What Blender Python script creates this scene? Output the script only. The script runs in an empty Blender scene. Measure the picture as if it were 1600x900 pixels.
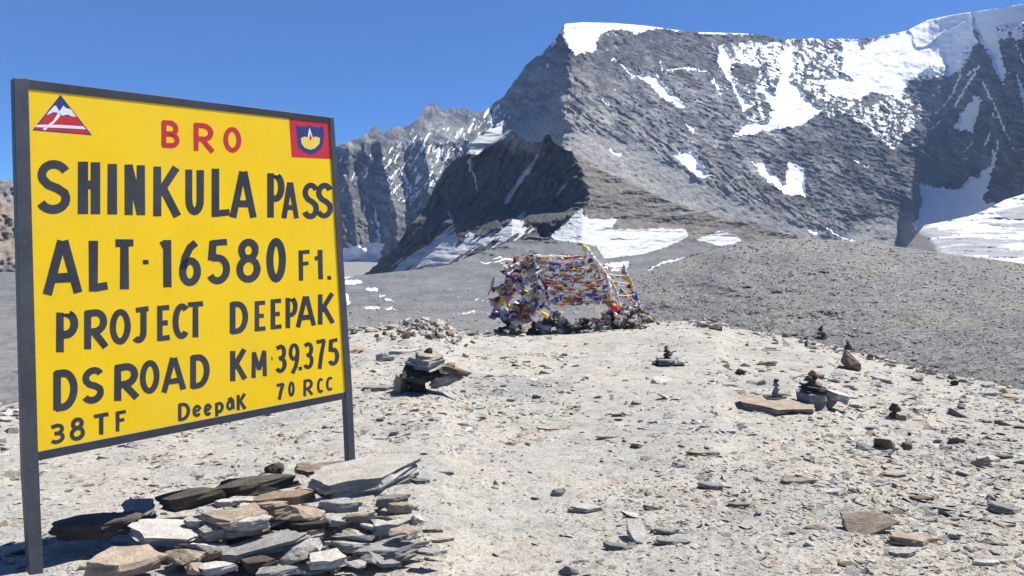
import bpy, bmesh, math, random
import numpy as np
from mathutils import Vector, Matrix

random.seed(7)
rng = np.random.default_rng(7)
SC = bpy.context.scene
COL = SC.collection

# ------------------------------------------------------------------ camera
F = 1155.0                       # focal length in pixels of the 1600 wide picture
CAMZ = 1.6
PITCH = math.radians(-4.0)
cd = bpy.data.cameras.new("camera")
cam = bpy.data.objects.new("camera", cd)
COL.objects.link(cam)
cd.sensor_width = 36.0
cd.lens = F / 1600 * 36
cd.clip_start = 0.05
cd.clip_end = 60000
cam.location = (0, 0, CAMZ)
cam.rotation_euler = (math.pi / 2 + PITCH, 0, 0)
SC.camera = cam

# ------------------------------------------------------------------ sun + sky
SUN_EL = math.radians(59)
sun_h = Vector((0.91, 0.42, 0)).normalized()
sun_dir = Vector((sun_h.x * math.cos(SUN_EL), sun_h.y * math.cos(SUN_EL), math.sin(SUN_EL)))
ld = bpy.data.lights.new("sun", 'SUN')
ld.energy = 4.9
ld.angle = math.radians(0.5)
ld.color = (1.0, 0.965, 0.90)
sun = bpy.data.objects.new("sun", ld)
COL.objects.link(sun)
sun.rotation_euler = (-sun_dir).to_track_quat('-Z', 'Y').to_euler()

w = bpy.data.worlds.new("World")
SC.world = w
w.use_nodes = True
nt = w.node_tree
nt.nodes.clear()
out = nt.nodes.new('ShaderNodeOutputWorld')
bg = nt.nodes.new('ShaderNodeBackground')
sky = nt.nodes.new('ShaderNodeTexSky')
sky.sky_type = 'NISHITA'
sky.sun_disc = False
sky.sun_elevation = SUN_EL
sky.sun_rotation = math.atan2(sun_h.x, sun_h.y)
sky.altitude = 5000
sky.air_density = 1.0
sky.dust_density = 0.15
sky.ozone_density = 1.6
bg.inputs['Strength'].default_value = 0.058
tint = nt.nodes.new('ShaderNodeMix'); tint.data_type = 'RGBA'; tint.blend_type = 'MULTIPLY'
tint.inputs[0].default_value = 1.0
tint.inputs[7].default_value = (0.44, 0.86, 1.36, 1)      # thin, very clear air of a five thousand metre pass
nt.links.new(sky.outputs[0], tint.inputs[6])
nt.links.new(tint.outputs[2], bg.inputs['Color'])
nt.links.new(bg.outputs[0], out.inputs['Surface'])
SC.view_settings.view_transform = 'Standard'
SC.view_settings.look = 'None'
SC.view_settings.exposure = 0.95
SC.view_settings.gamma = 1.0

# ------------------------------------------------------------------ helpers: pixels <-> rays
cp, sp = math.cos(PITCH), math.sin(PITCH)

def uv(px, py):
    """direction slopes (x/y, z/y) of a picture position"""
    dx = (np.asarray(px, float) - 800) / F
    dy = (450 - np.asarray(py, float)) / F
    yy = cp - dy * sp
    zz = sp + dy * cp
    return dx / yy, zz / yy

def at(px, py, Y):
    u, v = uv(px, py)
    return Vector((float(u * Y), float(Y), float(CAMZ + v * Y)))

# ------------------------------------------------------------------ numpy noise
_T = np.random.default_rng(3).uniform(0, 2 * np.pi, (256, 256))
_GX, _GY = np.cos(_T), np.sin(_T)

def gn(x, y, seed=0):
    x = np.asarray(x, float) + seed * 17.37
    y = np.asarray(y, float) + seed * 31.91
    xi = np.floor(x).astype(int); yi = np.floor(y).astype(int)
    fx = x - xi; fy = y - yi
    def g(ix, iy, dx, dy):
        a = ix & 255; b = iy & 255
        return _GX[a, b] * dx + _GY[a, b] * dy
    n00 = g(xi, yi, fx, fy); n10 = g(xi + 1, yi, fx - 1, fy)
    n01 = g(xi, yi + 1, fx, fy - 1); n11 = g(xi + 1, yi + 1, fx - 1, fy - 1)
    sx = fx * fx * fx * (fx * (fx * 6 - 15) + 10); sy = fy * fy * fy * (fy * (fy * 6 - 15) + 10)
    return ((n00 * (1 - sx) + n10 * sx) * (1 - sy) + (n01 * (1 - sx) + n11 * sx) * sy) * 1.5

def fbm(x, y, oct=4, seed=0, gain=0.5):
    s = 0; a = 1; t = 0
    for o in range(oct):
        s = s + a * gn(x * 2 ** o, y * 2 ** o, seed + o * 3); t += a; a *= gain
    return s / t

def ridged(x, y, oct=4, seed=0, gain=0.5):
    s = 0; a = 1; t = 0
    for o in range(oct):
        s = s + a * (1 - np.abs(gn(x * 2 ** o, y * 2 ** o, seed + o * 3)) * 2); t += a; a *= gain
    return s / t

def sst(a, b, x):
    t = np.clip((x - a) / (b - a), 0, 1)
    return t * t * (3 - 2 * t)

def pl(points, x):
    p = np.array(points, float)
    return np.interp(x, p[:, 0], p[:, 1])

def pls(points, x, k=28):
    return sum(pl(points, x + q * k) for q in (-1, -.66, -.33, 0, .33, .66, 1)) / 7

def polysd(px, py, poly, pad=14):
    """signed distance (inside positive) clipped to +-pad"""
    P = np.array(poly, float)
    res = np.full(px.shape, -float(pad))
    m = (px > P[:, 0].min() - pad) & (px < P[:, 0].max() + pad) & (py > P[:, 1].min() - pad) & (py < P[:, 1].max() + pad)
    if not m.any():
        return res
    x = px[m]; y = py[m]
    ins = np.zeros(x.shape, bool); d = np.full(x.shape, 1e9)
    n = len(P)
    for i in range(n):
        x1, y1 = P[i]; x2, y2 = P[(i + 1) % n]
        if y1 != y2:
            c = ((y1 > y) != (y2 > y)) & (x < (x2 - x1) * (y - y1) / (y2 - y1) + x1)
            ins ^= c
        ex, ey = x2 - x1, y2 - y1
        L = ex * ex + ey * ey + 1e-9
        t = np.clip(((x - x1) * ex + (y - y1) * ey) / L, 0, 1)
        d = np.minimum(d, np.hypot(x - x1 - t * ex, y - y1 - t * ey))
    res[m] = np.clip(np.where(ins, d, -d), -pad, pad)
    return res

def streaksd(px, py, line, w0, w1=None, pad=10):
    """signed distance to a tapering streak"""
    P = np.array(line, float); w1 = w0 if w1 is None else w1
    res = np.full(px.shape, -float(pad))
    m = (px > P[:, 0].min() - pad) & (px < P[:, 0].max() + pad) & (py > P[:, 1].min() - pad) & (py < P[:, 1].max() + pad)
    if not m.any():
        return res
    x = px[m]; y = py[m]; best = np.full(x.shape, -1e9)
    n = len(P) - 1
    for i in range(n):
        x1, y1 = P[i]; ex, ey = P[i + 1] - P[i]
        t = np.clip(((x - x1) * ex + (y - y1) * ey) / (ex * ex + ey * ey + 1e-9), 0, 1)
        wd = w0 + (w1 - w0) * (i + t) / n
        best = np.maximum(best, wd / 2 - np.hypot(x - x1 - t * ex, y - y1 - t * ey))
    res[m] = np.clip(best, -pad, pad)
    return res

# ------------------------------------------------------------------ object helpers
def tag(o, label=None, cat=None, group=None, kind=None):
    if label: o['label'] = label
    if cat: o['category'] = cat
    if group: o['group'] = group
    if kind: o['kind'] = kind
    return o

def link(name, me, parent=None, mat=None):
    o = bpy.data.objects.new(name, me)
    COL.objects.link(o)
    if parent: o.parent = parent
    if mat and me is not None and len(me.materials) == 0: me.materials.append(mat)
    return o

def empty(name, loc, label, cat, group=None):
    o = bpy.data.objects.new(name, None)
    o.empty_display_size = 0.1
    COL.objects.link(o)
    o.location = loc
    return tag(o, label, cat, group)

def mesh_np(name, V, Fq, smooth=True):
    me = bpy.data.meshes.new(name)
    V = np.ascontiguousarray(V, dtype=np.float32); Fq = np.ascontiguousarray(Fq, dtype=np.int32)
    k = Fq.shape[1]
    me.vertices.add(len(V)); me.vertices.foreach_set('co', V.ravel())
    me.loops.add(Fq.size); me.loops.foreach_set('vertex_index', Fq.ravel())
    me.polygons.add(len(Fq))
    me.polygons.foreach_set('loop_start', np.arange(0, Fq.size, k, dtype=np.int32))
    me.polygons.foreach_set('use_smooth', np.full(len(Fq), smooth))
    me.update(calc_edges=True)
    return me

def attr_col(me, name, C):
    a = me.attributes.new(name, 'FLOAT_COLOR', 'POINT')
    C4 = np.ones((len(me.vertices), 4), np.float32); C4[:, :3] = C
    a.data.foreach_set('color', C4.ravel())

def attr_f(me, name, v):
    a = me.attributes.new(name, 'FLOAT', 'POINT')
    a.data.foreach_set('value', np.ascontiguousarray(v, dtype=np.float32).ravel())

def grid_faces(nr, nc):
    i = np.arange(nr - 1)[:, None] * nc + np.arange(nc - 1)[None, :]
    return np.stack([i, i + 1, i + nc + 1, i + nc], -1).reshape(-1, 4)

# ------------------------------------------------------------------ materials
def new_mat(name):
    m = bpy.data.materials.new(name); m.use_nodes = True
    n = m.node_tree.nodes; l = m.node_tree.links
    return m, n, l, n['Principled BSDF']

def N(n, t, **kw):
    x = n.new(t)
    for k, v in kw.items(): setattr(x, k, v)
    return x

def noise_node(n, l, vec, scale, detail=6, rough=0.6, dist=0.0):
    t = N(n, 'ShaderNodeTexNoise')
    t.inputs['Scale'].default_value = scale; t.inputs['Detail'].default_value = detail
    t.inputs['Roughness'].default_value = rough; t.inputs['Distortion'].default_value = dist
    if vec is not None: l.new(vec, t.inputs['Vector'])
    return t

def ramp(n, l, fac, stops):
    r = N(n, 'ShaderNodeValToRGB')
    els = r.color_ramp.elements
    while len(els) < len(stops): els.new(0.5)
    for e, (p, c) in zip(els, stops):
        e.position = p; e.color = (*c, 1) if len(c) == 3 else c
    l.new(fac, r.inputs[0]); return r

def mixc(n, l, fac, a, b, mode='MIX'):
    m = N(n, 'ShaderNodeMix', data_type='RGBA', blend_type=mode)
    for sock, val in ((m.inputs[0], fac), (m.inputs[6], a), (m.inputs[7], b)):
        if hasattr(val, 'is_output') or isinstance(val, bpy.types.NodeSocket): l.new(val, sock)
        elif isinstance(val, (int, float)): sock.default_value = val
        else: sock.default_value = (*val, 1)
    return m.outputs[2]

def g3(v): return (v, v, v)

def terrain_mat(name, sc, bump=0.6, bumpdist=1.0, var=0.35, snowa=1.0):
    """rock/scree colour from vertex attribute, snow from attribute, procedural grain at metre scale sc"""
    m, n, l, b = new_mat(name)
    co = N(n, 'ShaderNodeTexCoord').outputs['Object']
    a = N(n, 'ShaderNodeAttribute', attribute_name='rockcol')
    s = N(n, 'ShaderNodeAttribute', attribute_name='snow')
    t1 = noise_node(n, l, co, 1 / sc, 8, 0.7)
    t2 = noise_node(n, l, co, 5 / sc, 6, 0.75)
    r1 = ramp(n, l, t1.outputs[0], [(0.3, g3(1 - var)), (0.7, g3(1 + var))])
    r2 = ramp(n, l, t2.outputs[0], [(0.3, g3(1 - var * .8)), (0.72, g3(1 + var * .8))])
    c = mixc(n, l, 1.0, a.outputs['Color'], r1.outputs[0], 'MULTIPLY')
    c = mixc(n, l, 1.0, c, r2.outputs[0], 'MULTIPLY')
    add = N(n, 'ShaderNodeMath', operation='MULTIPLY_ADD')
    l.new(t2.outputs[0], add.inputs[0]); add.inputs[1].default_value = 0.5
    sub = N(n, 'ShaderNodeMath', operation='SUBTRACT'); l.new(s.outputs['Fac'], sub.inputs[0]); sub.inputs[1].default_value = 0.25
    l.new(sub.outputs[0], add.inputs[2])
    sr = ramp(n, l, add.outputs[0], [(0.42, g3(0)), (0.56, g3(1))])
    sc_ = ramp(n, l, t1.outputs[0], [(0.3, (0.76 * snowa, 0.79 * snowa, 0.84 * snowa)), (0.7, (0.88 * snowa, 0.89 * snowa, 0.90 * snowa))])
    c = mixc(n, l, sr.outputs[0], c, sc_.outputs[0])
    l.new(c, b.inputs['Base Color'])
    b.inputs['Roughness'].default_value = 0.95
    b.inputs['Specular IOR Level'].default_value = 0.15
    bm = N(n, 'ShaderNodeBump'); bm.inputs['Distance'].default_value = bumpdist
    st = N(n, 'ShaderNodeMath', operation='MULTIPLY_ADD'); l.new(sr.outputs[0], st.inputs[0]); st.inputs[1].default_value = -bump * .85; st.inputs[2].default_value = bump
    l.new(st.outputs[0], bm.inputs['Strength'])
    hh = N(n, 'ShaderNodeMath', operation='ADD'); l.new(t1.outputs[0], hh.inputs[0])
    h2 = N(n, 'ShaderNodeMath', operation='MULTIPLY'); l.new(t2.outputs[0], h2.inputs[0]); h2.inputs[1].default_value = 0.5
    l.new(h2.outputs[0], hh.inputs[1]); l.new(hh.outputs[0], bm.inputs['Height'])
    l.new(bm.outputs[0], b.inputs['Normal'])
    return m

def stone_mat(name, c1, c2, c3=None, scale=9.0):
    m, n, l, b = new_mat(name)
    tc = N(n, 'ShaderNodeTexCoord'); geo = N(n, 'ShaderNodeNewGeometry')
    oi = N(n, 'ShaderNodeObjectInfo')
    vm = N(n, 'ShaderNodeVectorMath', operation='ADD'); l.new(geo.outputs['Position'], vm.inputs[0])
    cx = N(n, 'ShaderNodeCombineXYZ'); mm = N(n, 'ShaderNodeMath', operation='MULTIPLY'); l.new(oi.outputs['Random'], mm.inputs[0]); mm.inputs[1].default_value = 13
    l.new(mm.outputs[0], cx.inputs[0]); l.new(cx.outputs[0], vm.inputs[1])
    mp = N(n, 'ShaderNodeMapping'); mp.inputs['Scale'].default_value = (1, 1, 3.0); l.new(vm.outputs[0], mp.inputs['Vector'])
    t1 = noise_node(n, l, vm.outputs[0], scale, 8, 0.7, 0.4)
    t2 = noise_node(n, l, mp.outputs[0], scale * 7, 6, 0.7)
    r1 = ramp(n, l, t1.outputs[0], [(0.32, c1), (0.55, c2), (0.72, c3 or c2)])
    r2 = ramp(n, l, t2.outputs[0], [(0.3, g3(0.72)), (0.7, g3(1.18))])
    c = mixc(n, l, 1.0, r1.outputs[0], r2.outputs[0], 'MULTIPLY')
    vv = ramp(n, l, oi.outputs['Random'], [(0.0, g3(0.78)), (1.0, g3(1.15))])
    c = mixc(n, l, 1.0, c, vv.outputs[0], 'MULTIPLY')
    l.new(c, b.inputs['Base Color'])
    b.inputs['Roughness'].default_value = 0.85
    b.inputs['Specular IOR Level'].default_value = 0.25
    bm = N(n, 'ShaderNodeBump'); bm.inputs['Distance'].default_value = 0.02; bm.inputs['Strength'].default_value = 0.8
    hh = N(n, 'ShaderNodeMath', operation='ADD'); l.new(t1.outputs[0], hh.inputs[0]); l.new(t2.outputs[0], hh.inputs[1])
    l.new(hh.outputs[0], bm.inputs['Height']); l.new(bm.outputs[0], b.inputs['Normal'])
    return m

def flat_mat(name, col, rough=0.6, var=0.12, scale=6, spec=0.3, bump=0.0, rust=None):
    m, n, l, b = new_mat(name)
    co = N(n, 'ShaderNodeTexCoord').outputs['Object']
    t = noise_node(n, l, co, scale, 7, 0.65)
    r = ramp(n, l, t.outputs[0], [(0.3, g3(1 - var)), (0.7, g3(1 + var))])
    c = mixc(n, l, 1.0, tuple(col), r.outputs[0], 'MULTIPLY')
    if rust:
        t2 = noise_node(n, l, co, scale * 5, 8, 0.75)
        rr = ramp(n, l, t2.outputs[0], [(0.60, g3(0)), (0.70, g3(1))])
        f = N(n, 'ShaderNodeMath', operation='MULTIPLY'); l.new(rr.outputs[0], f.inputs[0]); f.inputs[1].default_value = 0.6
        c = mixc(n, l, f.outputs[0], c, tuple(rust))
    l.new(c, b.inputs['Base Color'])
    b.inputs['Roughness'].default_value = rough
    b.inputs['Specular IOR Level'].default_value = spec
    if bump:
        bm = N(n, 'ShaderNodeBump'); bm.inputs['Distance'].default_value = 0.004; bm.inputs['Strength'].default_value = bump
        l.new(t.outputs[0], bm.inputs['Height']); l.new(bm.outputs[0], b.inputs['Normal'])
    return m

M = {}
M['massif'] = terrain_mat('mountain_rock', 12.0, 1.0, 7.0, 0.42, 0.93)
M['spur'] = terrain_mat('spur_rock', 6.0, 0.9, 3.0, 0.38, 0.52)
M['valley'] = terrain_mat('valley_scree', 5.0, 0.6, 1.0, 0.26, 0.60)
M['moraine'] = terrain_mat('moraine_rubble', 0.7, 0.8, 0.3, 0.55, 0.7)
M['glacier'] = terrain_mat('glacier_ice', 14.0, 0.6, 4.0, 0.22, 0.60)
M['pale'] = stone_mat('pale_slate', (.33, .315, .285), (.48, .455, .415), (.57, .545, .505))
M['grey'] = stone_mat('grey_slate', (.17, .17, .165), (.29, .285, .27), (.38, .37, .35))
M['blue'] = stone_mat('blue_grey_slate', (.18, .185, .19), (.31, .32, .325), (.45, .45, .445))
M['brown'] = stone_mat('brown_slate', (.11, .085, .06), (.21, .165, .12), (.30, .25, .19))
M['tan'] = stone_mat('tan_slate', (.24, .19, .14), (.38, .31, .24), (.48, .42, .35))
M['rust'] = stone_mat('rusty_slate', (.22, .12, .07), (.38, .22, .13), (.46, .36, .28))
M['rustb'] = stone_mat('rusty_brown_slate', (.17, .125, .09), (.29, .215, .155), (.42, .36, .29))
M['brown2'] = stone_mat('deep_brown_slate', (.06, .05, .04), (.12, .10, .08), (.20, .175, .14))
M['dark'] = stone_mat('dark_slate', (.04, .037, .034), (.075, .070, .062), (.13, .12, .105))

# ------------------------------------------------------------------ the plateau (ground)
CREST = [(-60, 7.5), (-45, 8), (-35, 9.2), (-25, 12), (-13, 17), (-5, 19), (2, 20.5), (10, 21), (17, 20), (24, 17), (30, 14.5), (35, 12.5), (45, 11), (60, 11)]
def crest_py(px):
    return pl([(-400, 690), (0, 640), (300, 570), (545, 517), (570, 513), (600, 511), (640, 503), (690, 505), (712, 516), (745, 523), (800, 523),
               (900, 518), (1000, 507), (1060, 502), (1120, 503), (1145, 512), (1250, 531), (1300, 541), (1400, 568), (1500, 592), (1600, 612), (1900, 670)], px)

def G(X, Y):
    """height of the plateau"""
    X = np.asarray(X, float); Y = np.asarray(Y, float)
    r = np.hypot(X, Y)
    az = np.degrees(np.arctan2(X, Y))
    front = sst(75, 55, np.abs(az))
    azc = np.clip(az, -60, 60)
    rc = np.interp(azc, [c[0] for c in CREST], [c[1] for c in CREST])
    rc = rc * front + 16 * (1 - front)
    Yc = rc * np.cos(np.radians(azc))
    px = 800 + F * np.tan(np.radians(np.clip(azc, -50, 50)))
    _, vc = uv(px, crest_py(px))
    zc = (CAMZ + vc * Yc) * front + (-0.6) * (1 - front)
    t = r / np.maximum(rc, 1)
    z = zc * np.clip(t, 0, 1) ** 1.25
    amp = sst(1.0, 5, r) * sst(1.12, 0.8, t)
    z = z + amp * (0.12 * fbm(X / 2.6, Y / 2.6, 3, 1) + 0.03 * fbm(X / .7, Y / .7, 3, 2)) * np.clip(r / 9, .35, 1.6)
    z = z + sst(1.5, 4, r) * (0.012 * fbm(X / .22, Y / .22, 3, 5))
    over = np.maximum(r - rc, 0)
    z = z - 0.55 * np.maximum(over - 0.3, 0) - 0.10 * np.minimum(over, 3) ** 2
    return z

def on_ground(px, py):
    """picture position -> point of the plateau"""
    u, v = uv(px, py); u = float(u); v = float(v)
    prev = None
    for Y in np.arange(1.0, 40, 0.05):
        h = float(G(u * Y, Y)); zr = CAMZ + v * Y
        if zr <= h:
            return Vector((u * Y, Y, h))
    Y = 19.0
    return Vector((u * Y, Y, float(G(u * Y, Y))))

def build_ground():
    th = np.concatenate([np.linspace(-180, -50, 60, endpoint=False), np.linspace(-50, -39, 40, endpoint=False),
                         np.linspace(-39, 39, 900, endpoint=False), np.linspace(39, 50, 40, endpoint=False), np.linspace(50, 180, 60)])
    rr = np.concatenate([np.linspace(0.05, 2.4, 16, endpoint=False), 2.4 * (24 / 2.4) ** np.linspace(0, 1, 420, endpoint=False), np.linspace(24, 75, 30)])
    T, R = np.meshgrid(np.radians(th), rr)
    X = R * np.sin(T); Y = R * np.cos(T)
    Z = G(X, Y)
    V = np.stack([X, Y, Z], -1).reshape(-1, 3)
    me = mesh_np('ground', V, grid_faces(len(rr), len(th))[:, ::-1])
    m, n, l, b = new_mat('sandy_ground')
    co = N(n, 'ShaderNodeTexCoord').outputs['Object']
    mp = N(n, 'ShaderNodeMapping'); l.new(co, mp.inputs['Vector']); mp.inputs['Scale'].default_value = (1, 1, 1)
    ta = noise_node(n, l, co, 0.55, 6, 0.62, 0.6)
    tb = noise_node(n, l, co, 4.0, 8, 0.72)
    tcn = noise_node(n, l, co, 45.0, 5, 0.75)
    td = N(n, 'ShaderNodeTexVoronoi'); l.new(co, td.inputs['Vector']); td.inputs['Scale'].default_value = 60; td.inputs['Randomness'].default_value = 1
    te = N(n, 'ShaderNodeTexVoronoi'); l.new(co, te.inputs['Vector']); te.inputs['Scale'].default_value = 22
    base = ramp(n, l, ta.outputs[0], [(0.30, (.30, .293, .275)), (0.46, (.42, .406, .367)), (0.60, (.465, .432, .370)), (0.72, (.36, .352, .325))])
    v1 = ramp(n, l, tb.outputs[0], [(0.32, g3(.82)), (0.66, g3(1.12))])
    v2 = ramp(n, l, tcn.outputs[0], [(0.30, g3(.78)), (0.66, g3(1.13))])
    c = mixc(n, l, 1.0, base.outputs[0], v1.outputs[0], 'MULTIPLY')
    c = mixc(n, l, 1.0, c, v2.outputs[0], 'MULTIPLY')
    sv = N(n, 'ShaderNodeSeparateColor'); l.new(td.outputs['Color'], sv.inputs[0])
    peb = ramp(n, l, sv.outputs[0], [(0.0, g3(.62)), (0.16, g3(.72)), (0.2, g3(1.0)), (0.93, g3(1.0)), (1.0, g3(1.12))])
    c = mixc(n, l, 0.7, c, peb.outputs[0], 'MULTIPLY')
    sv2 = N(n, 'ShaderNodeSeparateColor'); l.new(te.outputs['Color'], sv2.inputs[0])
    peb2 = ramp(n, l, sv2.outputs[1], [(0.0, g3(.70)), (0.08, g3(.8)), (0.11, g3(1.0)), (1.0, g3(1.05))])
    c = mixc(n, l, 0.7, c, peb2.outputs[0], 'MULTIPLY')
    l.new(c, b.inputs['Base Color']); b.inputs['Roughness'].default_value = 0.95; b.inputs['Specular IOR Level'].default_value = 0.1
    a1 = N(n, 'ShaderNodeMath', operation='MULTIPLY_ADD'); l.new(tb.outputs[0], a1.inputs[0]); a1.inputs[1].default_value = 2.2; l.new(tcn.outputs[0], a1.inputs[2])
    a2 = N(n, 'ShaderNodeMath', operation='MULTIPLY_ADD'); l.new(sv.outputs[1], a2.inputs[0]); a2.inputs[1].default_value = 0.45; l.new(a1.outputs[0], a2.inputs[2])
    bm = N(n, 'ShaderNodeBump'); bm.inputs['Distance'].default_value = 0.022; bm.inputs['Strength'].default_value = 0.9
    l.new(a2.outputs[0], bm.inputs['Height']); l.new(bm.outputs[0], b.inputs['Normal'])
    o = link('ground', me, mat=m); tag(o, kind='structure')
    return o
GROUND = build_ground()

# ------------------------------------------------------------------ far terrain, built as surfaces with their own distances
def layer(name, x0, x1, nx, ny, crest, bottom, depth, colour, mat, back=0.6, backrows=10, crest_noise=0, smoothrim=None):
    px = np.linspace(x0, x1, nx)
    cr = crest(px) if callable(crest) else pl(crest, px)
    if crest_noise:
        cn = crest_noise(px) if callable(crest_noise) else crest_noise
        cr = cr + cn * (gn(px / 9, px * 0 + 3.3, 4) * 1.0 + gn(px / 4, px * 0 + 9.1, 6) * .6)
    bo = bottom(px) if callable(bottom) else pl(bottom, px)
    t = np.linspace(0, 1, ny)[:, None]
    PX = np.broadcast_to(px, (ny, nx)).copy()
    PY = bo + (cr - bo) * t
    D = depth(PX, PY, t)
    u, v = uv(PX, PY)
    X = u * D; Y = D; Z = CAMZ + v * D
    rows = [np.stack([X, Y, Z], -1)]
    last = rows[0][-1]
    acc = last.copy()
    ext = []
    for i in range(1, backrows + 1):
        k = i / backrows
        dd = D[-1] * back * k * k
        nb = last.copy()
        nb[:, 0] = u[-1] * (D[-1] + dd); nb[:, 1] = D[-1] + dd
        nb[:, 2] = last[:, 2] - dd * 0.75 * (1 + .15 * gn(px / 40, px * 0 + i, 8))
        ext.append(nb)
    V = np.concatenate([rows[0].reshape(-1, 3)] + ext)
    col, snow = colour(PX, PY)
    cext = np.concatenate([col.reshape(-1, 3)] + [col[-1]] * backrows)
    sext = np.concatenate([snow.ravel()] + [snow[-1]] * backrows)
    me = mesh_np(name, V, grid_faces(ny + backrows, nx))
    attr_col(me, 'rockcol', cext); attr_f(me, 'snow', sext)
    o = link(name, me, mat=mat); tag(o, kind='structure')
    return o

def blend(c, col, m):
    return c * (1 - m[..., None]) + np.array(col) * m[..., None]

def warp(PX, PY, s=9, a=3.0, seed=40):
    return (PX + a * fbm(PX / s, PY / s, 3, seed), PY + a * fbm(PX / s, PY / s, 3, seed + 9))

# ---- main massif
SKY = [(-400, 380), (-150, 340), (60, 318), (180, 290), (300, 296), (430, 262), (500, 240), (527, 228), (547, 220), (564, 216), (577, 204), (588, 195), (600, 212), (605, 204), (613, 199), (635, 197), (648, 191),
       (661, 172), (676, 159), (685, 167), (696, 173), (705, 167), (717, 169), (726, 166), (735, 175), (757, 175), (773, 161), (787, 151),
       (804, 127), (821, 103), (829, 93), (840, 89), (853, 77), (867, 63), (875, 50), (883, 37), (909, 35), (958, 36), (1007, 40), (1043, 45),
       (1080, 50), (1104, 50.5), (1153, 52), (1190, 54), (1210, 58), (1222, 63), (1239, 61), (1271, 59), (1313, 61), (1340, 61), (1359, 58),
       (1380, 56), (1417, 48), (1447, 32), (1487, 23.5), (1516, 19), (1567, 12), (1600, 6), (1720, -14), (1850, -20), (2000, 30)]
SNOW = [
    [(875, 50), (882, 34), (909, 30), (960, 30), (1010, 34), (1068, 46), (1068, 49), (1026, 44), (1012, 48), (997, 53), (975, 47), (958, 46), (941, 52), (931, 66), (933, 80), (897, 85), (884, 66)],
    [(1088, 46), (1165, 48), (1175, 54), (1150, 54), (1095, 53)],
    [(987, 117), (1016, 113), (1029, 118), (1036, 130), (1063, 157), (1074, 168), (1060, 168), (1031, 150), (1016, 132), (997, 121)],
    [(1122, 74), (1133, 70), (1137, 76), (1146, 91), (1141, 110), (1150, 132), (1159, 147), (1177, 164), (1163, 175), (1152, 157), (1143, 132), (1129, 113), (1122, 93)],
    [(1146, 213), (1168, 191), (1202, 189), (1207, 172), (1195, 147), (1175, 140), (1192, 132), (1210, 147), (1215, 132), (1220, 113), (1217, 88), (1226, 70), (1239, 70), (1243, 91),
     (1238, 112), (1233, 128), (1247, 133), (1260, 155), (1287, 171), (1273, 181), (1252, 196), (1220, 201), (1202, 203), (1166, 211)],
    [(1313, 60), (1343, 60), (1348, 72), (1369, 58), (1415, 44), (1427, 50), (1431, 72), (1449, 70), (1473, 49), (1492, 41), (1516, 20), (1523, 53), (1531, 69), (1508, 75), (1503, 88),
     (1500, 109), (1479, 120), (1476, 104), (1455, 99), (1441, 112), (1425, 120), (1417, 133), (1407, 155), (1391, 149), (1359, 144), (1345, 155), (1321, 155), (1297, 144),
     (1287, 125), (1316, 117), (1332, 125), (1313, 107), (1319, 88)],
    [(1417, 44), (1447, 28), (1487, 18), (1516, 14), (1567, 6), (1600, 0), (1750, -30), (1750, 50), (1600, 38), (1556, 43), (1564, 80), (1572, 112), (1567, 133), (1555, 112), (1545, 85),
     (1530, 60), (1516, 25), (1492, 43), (1473, 51), (1449, 72), (1429, 75), (1425, 53)],
    [(1489, 203), (1500, 178), (1524, 150), (1535, 155), (1527, 180), (1520, 207), (1505, 203)],
    [(1053, 244), (1063, 232), (1087, 235), (1092, 252), (1112, 275), (1092, 279), (1075, 264)],
    [(1175, 252), (1190, 255), (1210, 274), (1227, 284), (1229, 264), (1235, 250), (1257, 266), (1259, 310), (1249, 303), (1232, 306), (1212, 291), (1188, 274)],
    [(1291, 353), (1318, 362), (1337, 378), (1318, 375), (1300, 364)],
    [(1262, 355), (1279, 360), (1277, 369), (1266, 363)],
    [(1433, 284), (1464, 293), (1501, 296), (1513, 276), (1530, 279), (1533, 266), (1548, 259), (1551, 230), (1557, 240), (1549, 269), (1543, 298), (1535, 305), (1540, 318), (1562, 318),
     (1620, 300), (1620, 430), (1430, 430), (1432, 347), (1441, 313)],
    [(600, 30 + 350), (575, 378), (540, 388), (500, 400), (500, 450), (545, 450), (590, 415)],
]
STREAK = [([(1462, 178), (1486, 150), (1500, 118)], 2, 4), ([(1536, 128), (1552, 160), (1582, 232)], 4, 2), ([(1512, 118), (1530, 102)], 4, 2), ([(1548, 205), (1538, 228)], 4, 2), ([(1450, 205), (1470, 188)], 2, 3), ([(1590, 120), (1604, 170)], 4, 8), ([(1505, 240), (1520, 222)], 3, 2), ([(1425, 225), (1455, 246)], 2, 2), ([(1330, 250), (1360, 262)], 2, 2),
          ([(958, 93), (975, 103), (990, 119)], 3, 5), ([(853, 80), (868, 64)], 3, 4), ([(1180, 142), (1192, 184)], 3, 6), ([(1313, 171), (1350, 190), (1396, 232)], 3, 4),
          ([(1490, 168), (1529, 103)], 3, 5), ([(952, 234), (968, 242)], 3, 5), ([(942, 155), (950, 163)], 4, 4), ([(1032, 95), (1035, 112)], 2, 3), ([(1035, 113), (1070, 106), (1108, 112)], 3, 4),
          ([(1113, 125), (1128, 150)], 4, 2), ([(1575, 30), (1600, 100)], 3, 2), ([(1560, 220), (1552, 260)], 3, 4), ([(925, 200), (932, 205)], 4, 4), ([(1075, 195), (1082, 205)], 5, 5),
          ([(584, 322), (590, 350), (592, 378)], 3, 5), ([(628, 270), (642, 300)], 5, 3), ([(1460, 345), (1440, 352)], 3, 3)]
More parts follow.
